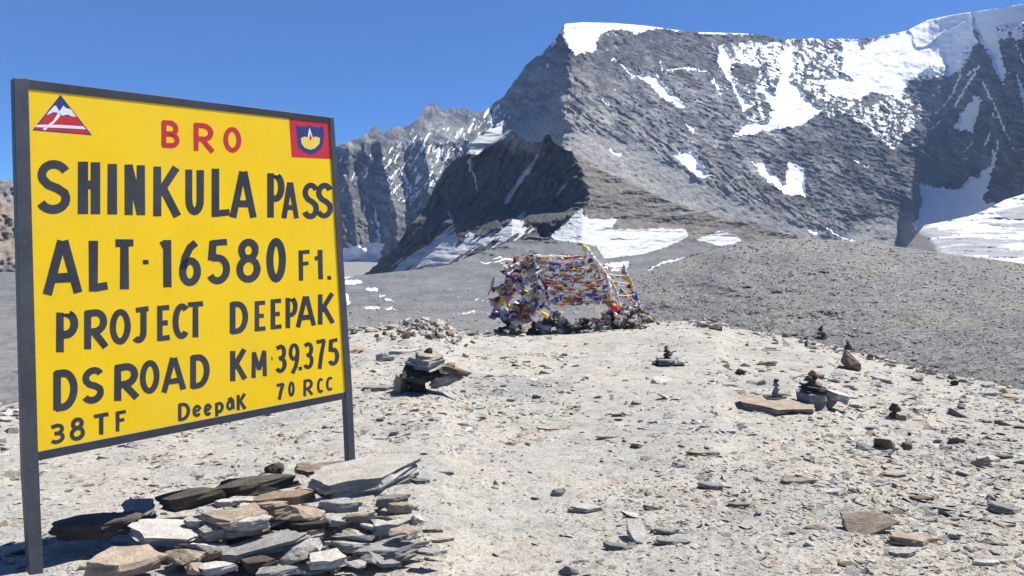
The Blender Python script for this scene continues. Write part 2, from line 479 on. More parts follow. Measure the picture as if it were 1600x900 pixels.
MIX = [  # speckled rock and snow
    ([(1146, 68), (1239, 72), (1236, 104), (1190, 108), (1150, 95)], .62), ([(1185, 100), (1236, 100), (1225, 140), (1190, 135)], .45),
    ([(1313, 160), (1420, 158), (1433, 190), (1400, 234), (1370, 215)], .5), ([(1415, 60), (1530, 60), (1500, 115), (1420, 125)], .66),
    ([(1225, 60), (1320, 60), (1322, 110), (1296, 150), (1240, 130)], .5), ([(1100, 70), (1150, 66), (1150, 110), (1125, 110)], .3), ([(1440, 110), (1500, 105), (1560, 200), (1560, 300), (1480, 240)], .14), ([(930, 110), (990, 110), (1060, 190), (1000, 200)], .12), ([(1110, 110), (1190, 120), (1190, 200), (1150, 215)], .24), ([(925, 50), (985, 48), (985, 75), (940, 82)], .18),
    ([(600, 240), (650, 200), (700, 200), (740, 215), (700, 260), (650, 330), (600, 300)], .30), ([(690, 215), (790, 160), (800, 175), (720, 250)], .34),
    ([(530, 235), (600, 220), (600, 300), (530, 310)], .12), ([(1240, 120), (1300, 110), (1350, 160), (1290, 185)], .45), ([(1170, 130), (1215, 130), (1205, 190), (1180, 190)], .35), ([(1380, 150), (1440, 140), (1440, 190), (1390, 200)], .42), ([(1540, 20), (1640, 10), (1640, 60), (1560, 60)], .6), ([(820, 100), (870, 75), (880, 130), (820, 160)], .14),
    ([(1530, 90), (1620, 60), (1620, 240), (1540, 200)], .15), ([(1420, 340), (1480, 330), (1470, 360), (1425, 360)], .5)]

def lowleft(PX, PY):
    return sst(-60, 60, PY - pl([(800, 120), (900, 120), (1050, 215), (1200, 300), (1300, 345), (1500, 420)], PX))
def massif_depth(PX, PY, t):
    _, v = uv(PX, PY)
    y0 = pls([(300, 1950), (520, 1900), (600, 1890), (700, 1850), (800, 1680), (880, 1430), (960, 1520), (1100, 1690), (1300, 1940), (1400, 2050), (1460, 2080), (1520, 1900), (1600, 1440), (1800, 1200), (2000, 1300)], PX)
    th = pl([(300, .95), (800, 1.1), (880, 1.1), (960, .82), (1300, .84), (1450, 1.0), (1600, 1.3), (2000, 1.2)], PX)
    D = y0 * th / (th - np.clip(v, -.1, .42))
    # arete of the summit block: dark steep face left of it
    xr = pl([(35, 880), (60, 884), (90, 893), (150, 888), (180, 878), (200, 860), (260, 800), (330, 780)], PY) + 9 * fbm(PY / 16, PX / 60, 3, 60)
    dx = PX - xr
    D = D + np.where(dx < 0, np.minimum(-dx, 110) * 4.2, 0) * sst(225, 172, PY)
    # spur lines running down to the lower right
    def tent(line, amp, wl, wr, y0_, y1_):
        L = np.array(line, float)
        xx = np.interp(PY, L[:, 1], L[:, 0])
        d = PX - xx
        h = np.where(d < 0, 1 + d / wl, 1 - d / wr)
        return amp * np.clip(h, 0, 1) * sst(y0_, y0_ + 25, PY) * sst(y1_, y1_ - 35, PY)
    R = 0
    R = R + tent([(1030, 100), (1090, 200), (1160, 300), (1220, 380)], 22, 60, 150, 80, 380)
    R = R + tent([(1215, 60), (1205, 120), (1240, 220), (1330, 330)], 26, 50, 90, 60, 360)
    R = R + tent([(1455, 90), (1470, 160), (1440, 250), (1425, 300)], 60, 45, 70, 80, 255)
    R = R + tent([(1532, 80), (1548, 130), (1562, 190), (1585, 300)], 75, 60, 45, 70, 285)
    R = R + tent([(1330, 160), (1380, 240), (1430, 330)], 26, 60, 90, 150, 330)
    R = R + tent([(590, 195), (600, 260), (618, 330), (625, 390)], 110, 45, 40, 190, 420)
    R = R + tent([(545, 220), (548, 300), (560, 390)], 80, 30, 40, 210, 420)
    R = R + tent([(676, 160), (668, 230), (672, 300), (690, 380)], 130, 40, 55, 155, 420)
    R = R + tent([(726, 165), (735, 210), (720, 300)], 80, 30, 40, 160, 330)
    R = R + tent([(829, 93), (812, 150), (800, 200)], 60, 30, 30, 90, 230)
    D = D - R
    wx, wy = warp(PX, PY, 60, 16, 70)
    s = wx * .87 + wy * .5; c = -wx * .5 + wy * .87
    sm = massif_depth.smooth(PX, PY)
    left = sst(860, 780, PX)
    right = sst(1400, 1500, PX)
    ml = 1 - left
    w2x, w2y = warp(PX, PY, 18, 7, 75)
    s2 = w2x * .87 + w2y * .5; c2 = -w2x * .5 + w2y * .87
    calm = .45 + .55 * sst(-.2, .25, fbm(PX / 60, PY / 40, 2, 61))
    rough = ml * (17 * ridged(s / 90, c / 44, 4, 11) + (5 * ridged(s2 / 20, c2 / 11, 4, 14, .65) + 12 * ridged(w2x / 26, w2y / 60, 4, 18, .6)) * calm)
    face = sst(740, 800, PX) * sst(905, 885, PX) * sst(225, 190, PY)
    rough = rough + face * (22 * ridged((w2x + w2y * .35) / 15, w2y / 55, 4, 59, .6))
    # broken strata: short ledges whose dip changes across the face
    w3x, w3y = warp(PX, PY, 26, 3.5, 63)
    def led(ang, a_, b_, sd_): 
        ca, sa = math.cos(math.radians(ang)), math.sin(math.radians(ang))
        return fbm((w3x * ca + w3y * sa) / a_, (-w3x * sa + w3y * ca) / b_, 4, sd_, .68)
    ll = lowleft(PX, PY); ul = sst(1080, 980, PX) * sst(170, 120, PY)
    st_ = led(19, 17, 4.6, 64) * (1 - ll) * (1 - ul) + led(37, 24, 4.6, 66) * ll + led(62, 18, 5.5, 67) * ul * (1 - ll)
    rough = rough + ml * 14 * st_
    dg = -w2x * .60 + w2y * .80; sg = w2x * .80 + w2y * .60
    rough = rough + ml * lowleft(PX, PY) * (16 * ridged(sg / 90, dg / 12, 4, 65, .6))
    rough = rough + left * (34 * ridged(wx / 38, wy / 90, 5, 21, .55) + 16 * fbm(wx / 14, wy / 26, 4, 22, .6))
    rough = rough + 5.5 * fbm(PX / 8, PY / 8, 4, 33, .72)
    rough = rough + right * sst(330, 280, PY) * 26 * ridged(wx / 45, wy / 70, 4, 55)
    D = D - rough * sm - (1 - sm) * (16 * fbm(PX / 30, PY / 18, 3, 34) + 5 * fbm(PX / 9, PY / 7, 3, 35))
    D = D - 3.2 * np.clip(PY - 288, 0, 70) * sst(1405, 1435, PX) * sst(1600, 1540, PX)
    return D

def _msnow(PX, PY):
    wx, wy = warp(PX, PY, 10, 4.0, 41)
    sd = np.full(PX.shape, -14.0)
    for p in SNOW: sd = np.maximum(sd, polysd(wx, wy, p))
    for ln, a, b in STREAK: sd = np.maximum(sd, streaksd(wx, wy, ln, a, b))
    return sd

def _smooth(PX, PY):
    sd = _msnow(PX, PY)
    s = 1 - .86 * sst(-1, 5, sd)
    scree = polysd(PX, PY, [(795, 205), (830, 190), (880, 195), (960, 215), (1010, 225), (1060, 262), (1120, 296), (1220, 335), (1330, 380), (1300, 420), (700, 420), (800, 300)], 20)
    s = s * (1 - .80 * sst(-14, 12, scree))
    sc2 = polysd(PX, PY, [(1310, 372), (1340, 340), (1400, 332), (1430, 345), (1430, 395), (1300, 395)], 20)
    return s * (1 - .8 * sst(-6, 10, sc2))
massif_depth.smooth = _smooth

def massif_col(PX, PY):
    wx, wy = warp(PX, PY, 25, 9, 80)
    c = np.zeros(PX.shape + (3,)); c[:] = (.215, .214, .218)
    s = wx * .87 + wy * .5; cc = -wx * .5 + wy * .87
    st = fbm(s / 90, cc / 7, 4, 90, .6)
    w2x, w2y = warp(PX, PY, 18, 7, 75)
    cs = -w2x * .28 + w2y * .96 + 5 * fbm(PX / 50, PY / 30, 3, 62)
    dg = -w2x * .60 + w2y * .80; sg = w2x * .80 + w2y * .60
    ll = lowleft(PX, PY) * sst(1500, 1250, PX)
    w3x, w3y = warp(PX, PY, 26, 3.5, 63)
    def led(ang, a_, b_, sd_):
        ca, sa = math.cos(math.radians(ang)), math.sin(math.radians(ang))
        return fbm((w3x * ca + w3y * sa) / a_, (-w3x * sa + w3y * ca) / b_, 4, sd_, .68)
    lay = led(19, 22, 3.4, 164) * (1 - ll) + led(37, 30, 3.6, 166) * ll
    c = c * (1 + 1.3 * lay + .3 * st + .7 * fbm(PX / 5, PY / 4, 3, 91, .7))[..., None]
    tng = sst(-.12, .22, fbm(sg / 110, dg / 9, 4, 68, .6)) * ll
    c = blend(c, (.37, .35, .315), .85 * tng)
    c = blend(c, (.095, .095, .10), .75 * sst(.0, .3, fbm(sg / 70, dg / 20, 4, 69, .6)) * (1 - .4 * ll))
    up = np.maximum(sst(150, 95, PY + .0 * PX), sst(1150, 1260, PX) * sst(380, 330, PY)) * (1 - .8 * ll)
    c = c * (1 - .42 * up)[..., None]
    bl = fbm(w2x / 24, cs / 12, 4, 57, .65)
    c = c * np.clip(1 + 1.25 * bl, .35, 1.9)[..., None]
    hi = sst(-.05, .3, fbm(w2x / 60, cs / 22, 3, 58)) * (1 - ll)
    c = blend(c, (.27, .262, .255), .45 * hi * (1 - up))
    big = fbm(PX / 70, PY / 50, 3, 95)
    c = c * (1 + .6 * big)[..., None]
    c = blend(c, (.37, .35, .32), .85 * sst(-14, 16, polysd(wx, wy, [(795, 205), (830, 185), (870, 168), (910, 195), (970, 228), (1060, 288), (1180, 340), (1300, 375), (1300, 420), (700, 420)], 20)))
    c = blend(c, (.26, .26, .26), .8 * sst(-10, 14, polysd(wx, wy, [(955, 215), (1010, 225), (1060, 262), (1120, 296), (1220, 335), (1330, 380), (1180, 362), (1040, 305)], 20)))
    for ln, a in [([(865, 165), (910, 190), (960, 225), (1000, 265)], 22), ([(880, 120), (930, 150), (960, 185)], 14), ([(970, 175), (1010, 215), (1060, 245)], 10)]:
        c = blend(c, (.33, .315, .29), .6 * sst(-6, 6, streaksd(wx, wy, ln, a, a * .6)) * (0.6 + .4 * st))
    c = blend(c, (.30, .30, .30), .9 * sst(-6, 10, polysd(wx, wy, [(1310, 372), (1340, 340), (1400, 332), (1430, 345), (1430, 395), (1300, 395)], 20)))
    c = blend(c, (.27, .22, .18), .7 * sst(-6, 16, polysd(wx, wy, [(500, 320), (560, 318), (600, 330), (590, 390), (500, 390)], 20)))
    c = blend(c, (.21, .17, .15), .5 * sst(-4, 10, polysd(wx, wy, [(1370, 250), (1440, 262), (1430, 285), (1385, 270)], 16)))
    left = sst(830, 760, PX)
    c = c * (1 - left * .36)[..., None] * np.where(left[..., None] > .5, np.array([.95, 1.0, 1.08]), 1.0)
    sd = _msnow(PX, PY) + 4.5 * fbm(PX / 6, PY / 5, 3, 44, .7)
    snow = sst(-1.0, 1.6, sd)
    for poly, dens in MIX:
        inside = sst(-8, 6, polysd(wx, wy, poly))
        nz = (fbm(s / 22, cc / 5.5, 4, 97, .7) * .62 + fbm(PX / 9, PY / 16, 4, 99, .65) * .5) * (1 - left) + left * (fbm((PX * .9 + PY * .45) / 6, (PY - PX * .3) / 26, 4, 98, .65) + .15 * fbm(PX / 5, PY / 5, 3, 99))
        thr = np.interp(dens, [0, .15, .3, .5, .7], [.6, .3, .17, .0, -.2])
        snow = np.maximum(snow, inside * sst(thr - .05, thr + .06, nz))
    # dirt rocks poking through the snow
    pk = sst(.24, .34, fbm(PX / 9, PY / 4.5, 4, 120, .65)) * sst(11, 1, sd)
    snow = snow * (1 - .8 * pk)
    return np.clip(c, .02, .9), snow

def rough_rim(px):
    return np.where((px > 868) & (px < 1190) | (px > 1330), 0.15, np.where(px < 860, 2.6, 1.3))
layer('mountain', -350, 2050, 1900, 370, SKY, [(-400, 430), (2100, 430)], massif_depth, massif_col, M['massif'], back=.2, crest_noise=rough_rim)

# ---- glacier at the right
def gl_depth(PX, PY, t):
    y = pl([(250, 1480), (300, 1330), (345, 1120), (370, 940), (400, 760), (440, 520)], PY)
    y = y + pl([(1400, 60), (1500, 30), (1600, 0), (1800, -150)], PX)
    flow = PY + (PX - 1500) * .10 + 6 * np.sin(PX / 55)
    y = y + 12 * gn(PX / 110, flow / 9, 130) + 8 * gn(PX / 40, flow / 4, 131) + 6 * fbm(PX / 10, PY / 3, 4, 133, .6)
    return y
def gl_col(PX, PY):
    flow = PY + (PX - 1500) * .10 + 6 * np.sin(PX / 55)
    band = fbm(PX / 120, flow / 7, 4, 135, .6)
    c = np.zeros(PX.shape + (3,)); c[:] = (.30, .305, .32)
    c = c * (1 + .35 * fbm(PX / 30, flow / 3, 3, 138))[..., None]
    dirty = sst(-.30, .30, band + .35 * fbm(PX / 14, PY / 4, 3, 139, .7)) * sst(335, 356, PY + (PX - 1500) * .12)
    dirty = np.maximum(dirty, .8 * sst(-6, 8, polysd(PX, PY, [(1545, 330), (1600, 318), (1640, 318), (1640, 345), (1570, 345)], 14)))
    dirty = np.maximum(dirty, sst(-8, 6, polysd(PX, PY, [(1405, 352), (1450, 352), (1500, 372), (1560, 380), (1600, 382), (1600, 396), (1400, 400)], 14)) * sst(-.35, -.05, band))
    rk = sst(-5, 6, polysd(*warp(PX, PY, 12, 6, 141), [(1380, 345), (1412, 352), (1440, 362), (1462, 380), (1470, 410), (1380, 410)], 14))
    c = blend(c, (.12, .115, .11), rk)
    return np.clip(c, .05, .9), (1 - .92 * dirty) * (1 - rk)
layer('glacier', 1405, 1760, 360, 150, [(1400, 396), (1415, 388), (1428, 372), (1444, 352), (1480, 345), (1520, 336), (1540, 328), (1570, 312), (1600, 303), (1700, 285), (1800, 290)], [(1400, 440), (1800, 440)], gl_depth, gl_col, M['glacier'], back=.12, backrows=4)

# ---- dark spur in the middle
SPUR = [(540, 445), (570, 428), (590, 412), (618, 385), (640, 355), (665, 325), (680, 290), (697, 262), (712, 248), (722, 243), (734, 224), (760, 203), (787, 188), (797, 200), (812, 214), (830, 222), (845, 222),
        (853, 211), (858, 210), (868, 224), (880, 232), (900, 240), (920, 257), (960, 275), (1000, 293), (1040, 312), (1090, 330), (1140, 342), (1180, 352), (1230, 366), (1270, 380), (1320, 395)]
def sp_depth(PX, PY, t):
    _, v = uv(PX, PY)
    xa = pl([(205, 857), (235, 893), (265, 908), (300, 918), (450, 920)], PY)
    xa = xa + 8 * fbm(PY / 13, PX / 80, 3, 169)
    d = PX - xa
    th = np.where(d < 0, 1.5, .75)
    y0 = 640.0
    base = y0 * 1.0 / (1.0 - np.clip(v, -.08, .2) * 1.1)
    D = base + np.where(d < 0, np.clip(-d - 60 * sst(322, 350, PY), 0, 330) * 1.25, d * .75)
    fan = pl([(500, 440), (600, 428), (650, 398), (710, 360), (800, 336), (835, 352), (850, 372), (885, 345), (910, 326), (940, 338), (1070, 352), (1160, 362), (1320, 395)], PX)
    D = D - np.clip(PY - fan, 0, 90) * pl([(500, 2.0), (840, 1.7), (900, .8), (1200, .5)], PX)
    # ribs and gullies falling to the lower left
    wx, wy = warp(PX, PY, 40, 9, 170)
    g1 = wx * .80 + wy * .60; g2 = -wx * .55 + wy * .83
    ls = sst(12, -18, d)
    amp = sst(425, 395, PY)
    snowf = 1 - .85 * sst(-2, 3, spur_sd(PX, PY))
    rel = ls * (16 * ridged(g1 / 26, g2 / 90, 4, 171, .55) + 7 * fbm(g1 / 8, g2 / 18, 4, 172, .6))
    rel = rel + (1 - ls) * (1.6 * fbm(wx / 22, wy / 10, 4, 173, .6) + 4.0 * ridged(wx / 60, wy / 22, 3, 176) * sst(380, 250, PY))
    rel = rel + 1.8 * fbm(PX / 6, PY / 5, 3, 175)
    m = sst(-5, 5, polysd(PX, PY, SPSNOW[0]))
    D = D - (1 - m) * sst(-2, 4, spur_sd(PX, PY)) * (6 * fbm(PX / 34 + PY / 40, PY / 13, 3, 178) + 1.6 * fbm(PX / 9, PY / 4, 3, 179))
    return D - rel * amp * snowf * (1 - m) + m * (1.5 * (PX - 760) - 1.3 * (PY - 215))
SPSNOW = [
    [(725, 246), (733, 222), (760, 200), (789, 184), (797, 201), (787, 212), (765, 231), (747, 246)],
    [(860, 367), (884, 347), (909, 325), (919, 342), (965, 342), (955, 359), (1016, 357), (1070, 357), (1076, 367), (1065, 376), (1031, 389), (1007, 396), (958, 403), (943, 403), (933, 386), (909, 380), (865, 374)],
    [(1088, 374), (1124, 361), (1151, 367), (1159, 376), (1129, 386), (1110, 380)],
    [(604, 427), (648, 391), (680, 373), (709, 353), (717, 379), (741, 361), (744, 371), (773, 360), (803, 336), (821, 332), (816, 347), (837, 360), (813, 370), (776, 378), (739, 389), (727, 398), (707, 414), (653, 421), (604, 430)]]
SPSTREAK = [([(840, 243), (827, 261), (808, 288), (790, 314)], 3, 9), ([(832, 262), (812, 285)], 2, 3), ([(886, 285), (870, 305)], 2, 5), ([(700, 330), (707, 345)], 4, 2), ([(740, 270), (746, 300)], 3, 2), ([(870, 190), (886, 220)], 2, 3)]
def spur_sd(PX, PY):
    wx, wy = warp(PX, PY, 8, 2.6, 181)
    # combed fingers running up the gullies
    g = PX * .62 + PY * .78
    wy2 = wy + (11 * gn(g / 6.5, PY / 70, 183) + 9 * gn(g / 2.8, PY / 60, 184)) * sst(862, 838, PX)
    sd = np.full(PX.shape, -14.0)
    for p in SPSNOW: sd = np.maximum(sd, polysd(wx, wy2, p))
    for ln, a, b in SPSTREAK: sd = np.maximum(sd, streaksd(wx, wy, ln, a, b))
    return sd
def sp_col(PX, PY):
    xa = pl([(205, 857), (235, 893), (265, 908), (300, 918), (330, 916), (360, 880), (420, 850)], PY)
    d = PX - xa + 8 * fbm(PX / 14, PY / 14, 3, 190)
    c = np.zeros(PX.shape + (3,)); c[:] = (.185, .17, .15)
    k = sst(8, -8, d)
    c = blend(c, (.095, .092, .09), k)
    c = c * (1 + .5 * fbm(PX / 18, PY / 12, 4, 191, .6))[..., None]
    # dark outcrops in rows on the scree face
    oc = sst(.12, .3, fbm(PX / 16, PY / 4, 3, 192)) * (sst(-6, 4, polysd(PX, PY, [(918, 328), (965, 328), (1030, 330), (1030, 338), (960, 345), (918, 345)])))
    c = blend(c, (.10, .095, .09), np.clip(oc, 0, 1))
    c = blend(c, (.36, .345, .32), .8 * sst(-8, 8, polysd(PX, PY, [(790, 200), (812, 212), (845, 222), (850, 240), (800, 235), (780, 215)], 12)))
    sd = spur_sd(PX, PY)
    snow = sst(-1.2, 1.2, sd)
    pk = sst(.25, .4, fbm((PX * .62 + PY * .78) / 4, PY / 18, 3, 195)) * sst(9, 1, sd) * sst(862, 838, PX)
    return np.clip(c, .03, .9), snow * (1 - .8 * pk)
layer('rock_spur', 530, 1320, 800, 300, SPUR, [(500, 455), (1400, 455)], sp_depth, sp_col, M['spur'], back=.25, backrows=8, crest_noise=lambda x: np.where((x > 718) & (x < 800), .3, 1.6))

# ---- valley floor
VAL = [(-500, 470), (0, 425), (300, 425), (500, 438), (560, 430), (604, 426), (650, 421), (700, 414), (735, 400), (790, 380), (835, 368), (862, 374), (905, 381), (930, 388), (945, 404), (1000, 400), (1040, 391), (1075, 378), (1100, 388), (1160, 385), (1250, 400)]
def va_depth(PX, PY, t):
    y = pl([(360, 620), (380, 600), (400, 570), (420, 500), (450, 340), (480, 230), (520, 140), (580, 95), (680, 62), (760, 50)], PY)
    h = sst(-10, 12, polysd(PX, PY, [(835, 395), (880, 384), (925, 388), (950, 402), (1000, 400), (1060, 390), (1100, 395), (1010, 440), (930, 440), (850, 430)], 14))
    y = y - 70 * h * sst(455, 400, PY)
    y = y + (8 * fbm(PX / 60, PY / 14, 4, 200) + 3 * fbm(PX / 12, PY / 4, 3, 201)) * y / 400
    return y
VSNOW = [([(943, 412), (985, 407), (979, 424), (945, 424)], 0), ([(538, 437), (560, 436), (568, 441), (552, 446), (538, 446)], 0), ([(500, 400), (560, 400), (552, 432), (500, 450)], 0)]
VSP = [([(574, 452), (587, 452)], 5, 6), ([(594, 463), (601, 462)], 4, 4), ([(603, 467), (616, 470)], 4, 3), ([(570, 481), (592, 480)], 4, 5), ([(603, 483), (612, 481)], 4, 4), ([(708, 491.5), (724, 490), (740, 486.5)], 1, 4.5),
       ([(541, 462), (545, 474)], 6, 5), ([(744, 467), (747, 467)], 3, 3), ([(752, 470), (780, 466)], 1, 1), ([(560, 442), (566, 441)], 4, 4), ([(1012, 423), (1036, 410), (1070, 404), (1112, 396)], 3, 5)]
def va_col(PX, PY):
    c = np.zeros(PX.shape + (3,)); c[:] = (.135, .138, .142)
    c = c * (1 + .40 * fbm(PX / 50, PY / 9, 4, 205) + .35 * fbm(PX / 6, PY / 3, 4, 209, .7))[..., None]
    c = blend(c, (.14, .135, .13), .8 * sst(-3, 4, polysd(PX, PY, [(850, 392), (880, 386), (925, 390), (940, 398), (900, 396), (860, 398)])))
    c = blend(c, (.19, .182, .17), .6 * sst(470, 510, PY + 8 * fbm(PX / 30, PY / 10, 3, 206)))
    c = blend(c, (.12, .115, .11), .7 * sst(.25, .4, fbm(PX / 7, PY / 4, 3, 207)) * sst(-8, 6, polysd(PX, PY, [(1000, 395), (1080, 380), (1120, 386), (1060, 398)])))
    wx, wy = warp(PX, PY, 7, 1.5, 208)
    sd = np.full(PX.shape, -14.0)
    for p, _ in VSNOW: sd = np.maximum(sd, polysd(wx, wy, p))
    for ln, a, b in VSP: sd = np.maximum(sd, streaksd(wx, wy, ln, a, b))
    sd = sd + 3.2 * fbm(PX / 5, PY / 2.2, 3, 210, .7) - .5
    return c, sst(-.8, .8, sd)
layer('valley_floor', -400, 1250, 620, 190, VAL, [(-500, 760), (1300, 640)], va_depth, va_col, M['valley'], back=.35, backrows=4)

# ---- brown hillside far left (behind the sign)
def lh_depth(PX, PY, t):
    _, v = uv(PX, PY)
    return 560 / (1 - np.clip(v, -.1, .25) * 1.3) - 14 * ridged(PX / 50, PY / 60, 4, 220) - 6 * fbm(PX / 12, PY / 12, 3, 221) + (PX * .35)
def lh_col(PX, PY):
    c = np.zeros(PX.shape + (3,)); c[:] = (.27, .225, .185)
    c = blend(c, (.24, .235, .23), sst(330, 300, PY + 10 * fbm(PX / 20, PY / 20, 3, 222)))
    c = blend(c, (.22, .215, .21), sst(395, 425, PY))
    c = c * (1 + .35 * fbm(PX / 15, PY / 15, 4, 223))[..., None]
    return np.clip(c, .03, .9), np.zeros(PX.shape)
layer('hillside', -500, 430, 300, 120, [(-500, 250), (-200, 262), (0, 280), (22, 282), (120, 300), (250, 345), (350, 400), (430, 450)], [(-500, 470), (430, 470)], lh_depth, lh_col, M['spur'], back=.3, backrows=6, crest_noise=1.0)

# ---- moraine mound on the right
MOR = [(940, 445), (1000, 428), (1030, 419), (1060, 408), (1100, 395), (1150, 381), (1200, 375), (1250, 373), (1300, 375), (1350, 378), (1400, 385), (1450, 392), (1500, 399), (1560, 406), (1600, 412), (1800, 440), (2000, 470)]
def mo_depth(PX, PY, t):
    cr = pl(MOR, PX)
    k = np.clip((PY - cr) / (640 - cr), 0, 1.2)
    near = pl([(900, 60), (1100, 48), (1300, 36), (1600, 24), (2000, 20)], PX)
    far = pl([(900, 170), (1100, 150), (1250, 135), (1600, 105), (2000, 80)], PX)
    y = far * (near / far) ** (k ** .75)
    y = y * (1 + .035 * fbm(PX / 90, PY / 30, 4, 230) + .012 * fbm(PX / 16, PY / 7, 4, 231, .6) * sst(0.02, .2, k))
    return y
def mo_col(PX, PY):
    c = np.zeros(PX.shape + (3,)); c[:] = (.186, .183, .180)
    c = c * (1 + .28 * fbm(PX / 60, PY / 22, 4, 235))[..., None]
    c = blend(c, (.235, .22, .185), .5 * sst(.0, .35, fbm(PX / 110, PY / 30, 3, 236)))
    c = c * (1 + .30 * fbm(PX / 5, PY / 3, 3, 237))[..., None]
    wx, wy = warp(PX, PY, 7, 1.5, 208)
    return np.clip(c, .03, .9), sst(-.8, .8, np.maximum(streaksd(wx, wy, [(1580, 403), (1640, 412)], 2, 8), -14))
layer('moraine', 930, 1950, 760, 260, MOR, [(900, 660), (2000, 660)], mo_depth, mo_col, M['moraine'], back=.5, backrows=6, crest_noise=.35)

# wide land sheet below everything, to the horizon
def build_land():
    th = np.linspace(-np.pi, np.pi, 129); rr = np.array([20, 60, 200, 700, 1600, 3200.0])
    T, R = np.meshgrid(th, rr)
    V = np.stack([R * np.sin(T), R * np.cos(T), np.full(R.shape, -60.0) - 12 * (R < 100) + 0 * R], -1).reshape(-1, 3)
    me = mesh_np('land', V, grid_faces(len(rr), len(th))[:, ::-1])
    attr_col(me, 'rockcol', np.full((len(V), 3), .2)); attr_f(me, 'snow', np.zeros(len(V)))
    tag(link('land', me, mat=M['valley']), kind='structure')
build_land()

# ------------------------------------------------------------------ stones
def hull_arrays(seed, npts=14, blocky=.5):
    """angular convex stone filling the unit box, centred, verts + triangles"""
    r = random.Random(seed)
    bm = bmesh.new()
    for i in range(npts):
        a = r.uniform(0, 2 * math.pi); z = r.uniform(-1, 1)
        e = r.uniform(.75, 1.0)
        q = math.sqrt(max(0, 1 - abs(z) ** (2 + 4 * blocky)))
        bm.verts.new((math.cos(a) * q * e, math.sin(a) * q * e, z * e))
    res = bmesh.ops.convex_hull(bm, input=bm.verts)
    bmesh.ops.delete(bm, geom=[v for v in bm.verts if not v.link_faces], context='VERTS')
    bmesh.ops.triangulate(bm, faces=bm.faces)
    bm.verts.index_update()
    V = np.array([v.co[:] for v in bm.verts]); Fc = np.array([[v.index for v in f.verts] for f in bm.faces])
    bm.free()
    lo, hi = V.min(0), V.max(0)
    V = (V - (lo + hi) / 2) / (hi - lo)
    return V, Fc

def slab_arrays(seed, nseg=13, layers=4, wob=.16):
    """split slate block: irregular outline, stepped broken edges, slightly uneven faces"""
    r = random.Random(seed)
    nc = r.randint(4, 6)
    ca = [2 * math.pi * (i + r.uniform(-.30, .30)) / nc for i in range(nc)]
    cpnt = [(math.cos(a) * r.uniform(.72, 1.08), math.sin(a) * r.uniform(.72, 1.08)) for a in ca]
    ang, rad = [], []
    for i in range(nc):
        p, q = cpnt[i], cpnt[(i + 1) % nc]
        for k in range(2):
            t = (k + (r.uniform(-.25, .25) if k else 0)) / 2
            x = p[0] + (q[0] - p[0]) * t + (r.uniform(-.07, .07) if k else 0); y = p[1] + (q[1] - p[1]) * t + (r.uniform(-.07, .07) if k else 0)
            ang.append(math.atan2(y, x)); rad.append(math.hypot(x, y))
    nseg = len(ang)
    V = []; rings = []
    def ring(zf, sc, jit, off=(0, 0)):
        idx = []
        for a, q in zip(ang, rad):
            qq = q * sc * (1 + r.uniform(-jit, jit))
            V.append((math.cos(a) * qq + off[0], math.sin(a) * qq + off[1], zf + r.uniform(-.05, .05)))
            idx.append(len(V) - 1)
        rings.append(idx)
    ring(-.5, .55, .05); ring(-.48, .90, .03)
    offs = (0, 0)
    for i in range(layers):
        z0 = -.42 + .84 * i / layers; z1 = -.42 + .84 * (i + .86) / layers
        sc = r.uniform(.84, 1.0)
        offs = (r.uniform(-.04, .04), r.uniform(-.04, .04))
        ring(z0, sc, .02, offs); ring(z1, sc * r.uniform(.97, 1.0), .02, offs)
    ring(.46, .90, .03, offs); ring(.5, .5, .06)
    Fc = []
    V.append((0, 0, -.5)); b = len(V) - 1
    V.append((r.uniform(-.1, .1), r.uniform(-.1, .1), .5 + r.uniform(-.04, .06))); tp = len(V) - 1
    n = nseg
    for i in range(n):
        Fc.append((b, rings[0][(i + 1) % n], rings[0][i]))
        Fc.append((tp, rings[-1][i], rings[-1][(i + 1) % n]))
    for A, B in zip(rings[:-1], rings[1:]):
        for i in range(n):
            j = (i + 1) % n
            Fc.append((A[i], A[j], B[j])); Fc.append((A[i], B[j], B[i]))
    V = np.array(V, float)
    lo, hi = V.min(0), V.max(0)
    V = (V - (lo + hi) / 2) / (hi - lo)
    return V, np.array(Fc)

HULLS = [hull_arrays(s, 13 + s % 5, .6) for s in range(14)]
HULL_ME = [mesh_np('stone', v, f, smooth=False) for v, f in HULLS]
SLAB_ME = [mesh_np('stone', *slab_arrays(100 + s, 11 + s % 4, 2 + s % 3), smooth=False) for s in range(16)]
for me in HULL_ME + SLAB_ME: me.materials.append(M['grey'])

def stone_obj(name, me, mat, loc, size, rot=(0, 0, 0), parent=None):
    o = bpy.data.objects.new(name, me)
    COL.objects.link(o)
    o.scale = size
    o.rotation_euler = rot
    o.location = loc
    if parent is not None:
        o.parent = parent
        o.location = Vector(loc) - parent.location
    o.material_slots[0].link = 'OBJECT'; o.material_slots[0].material = M[mat]
    return o

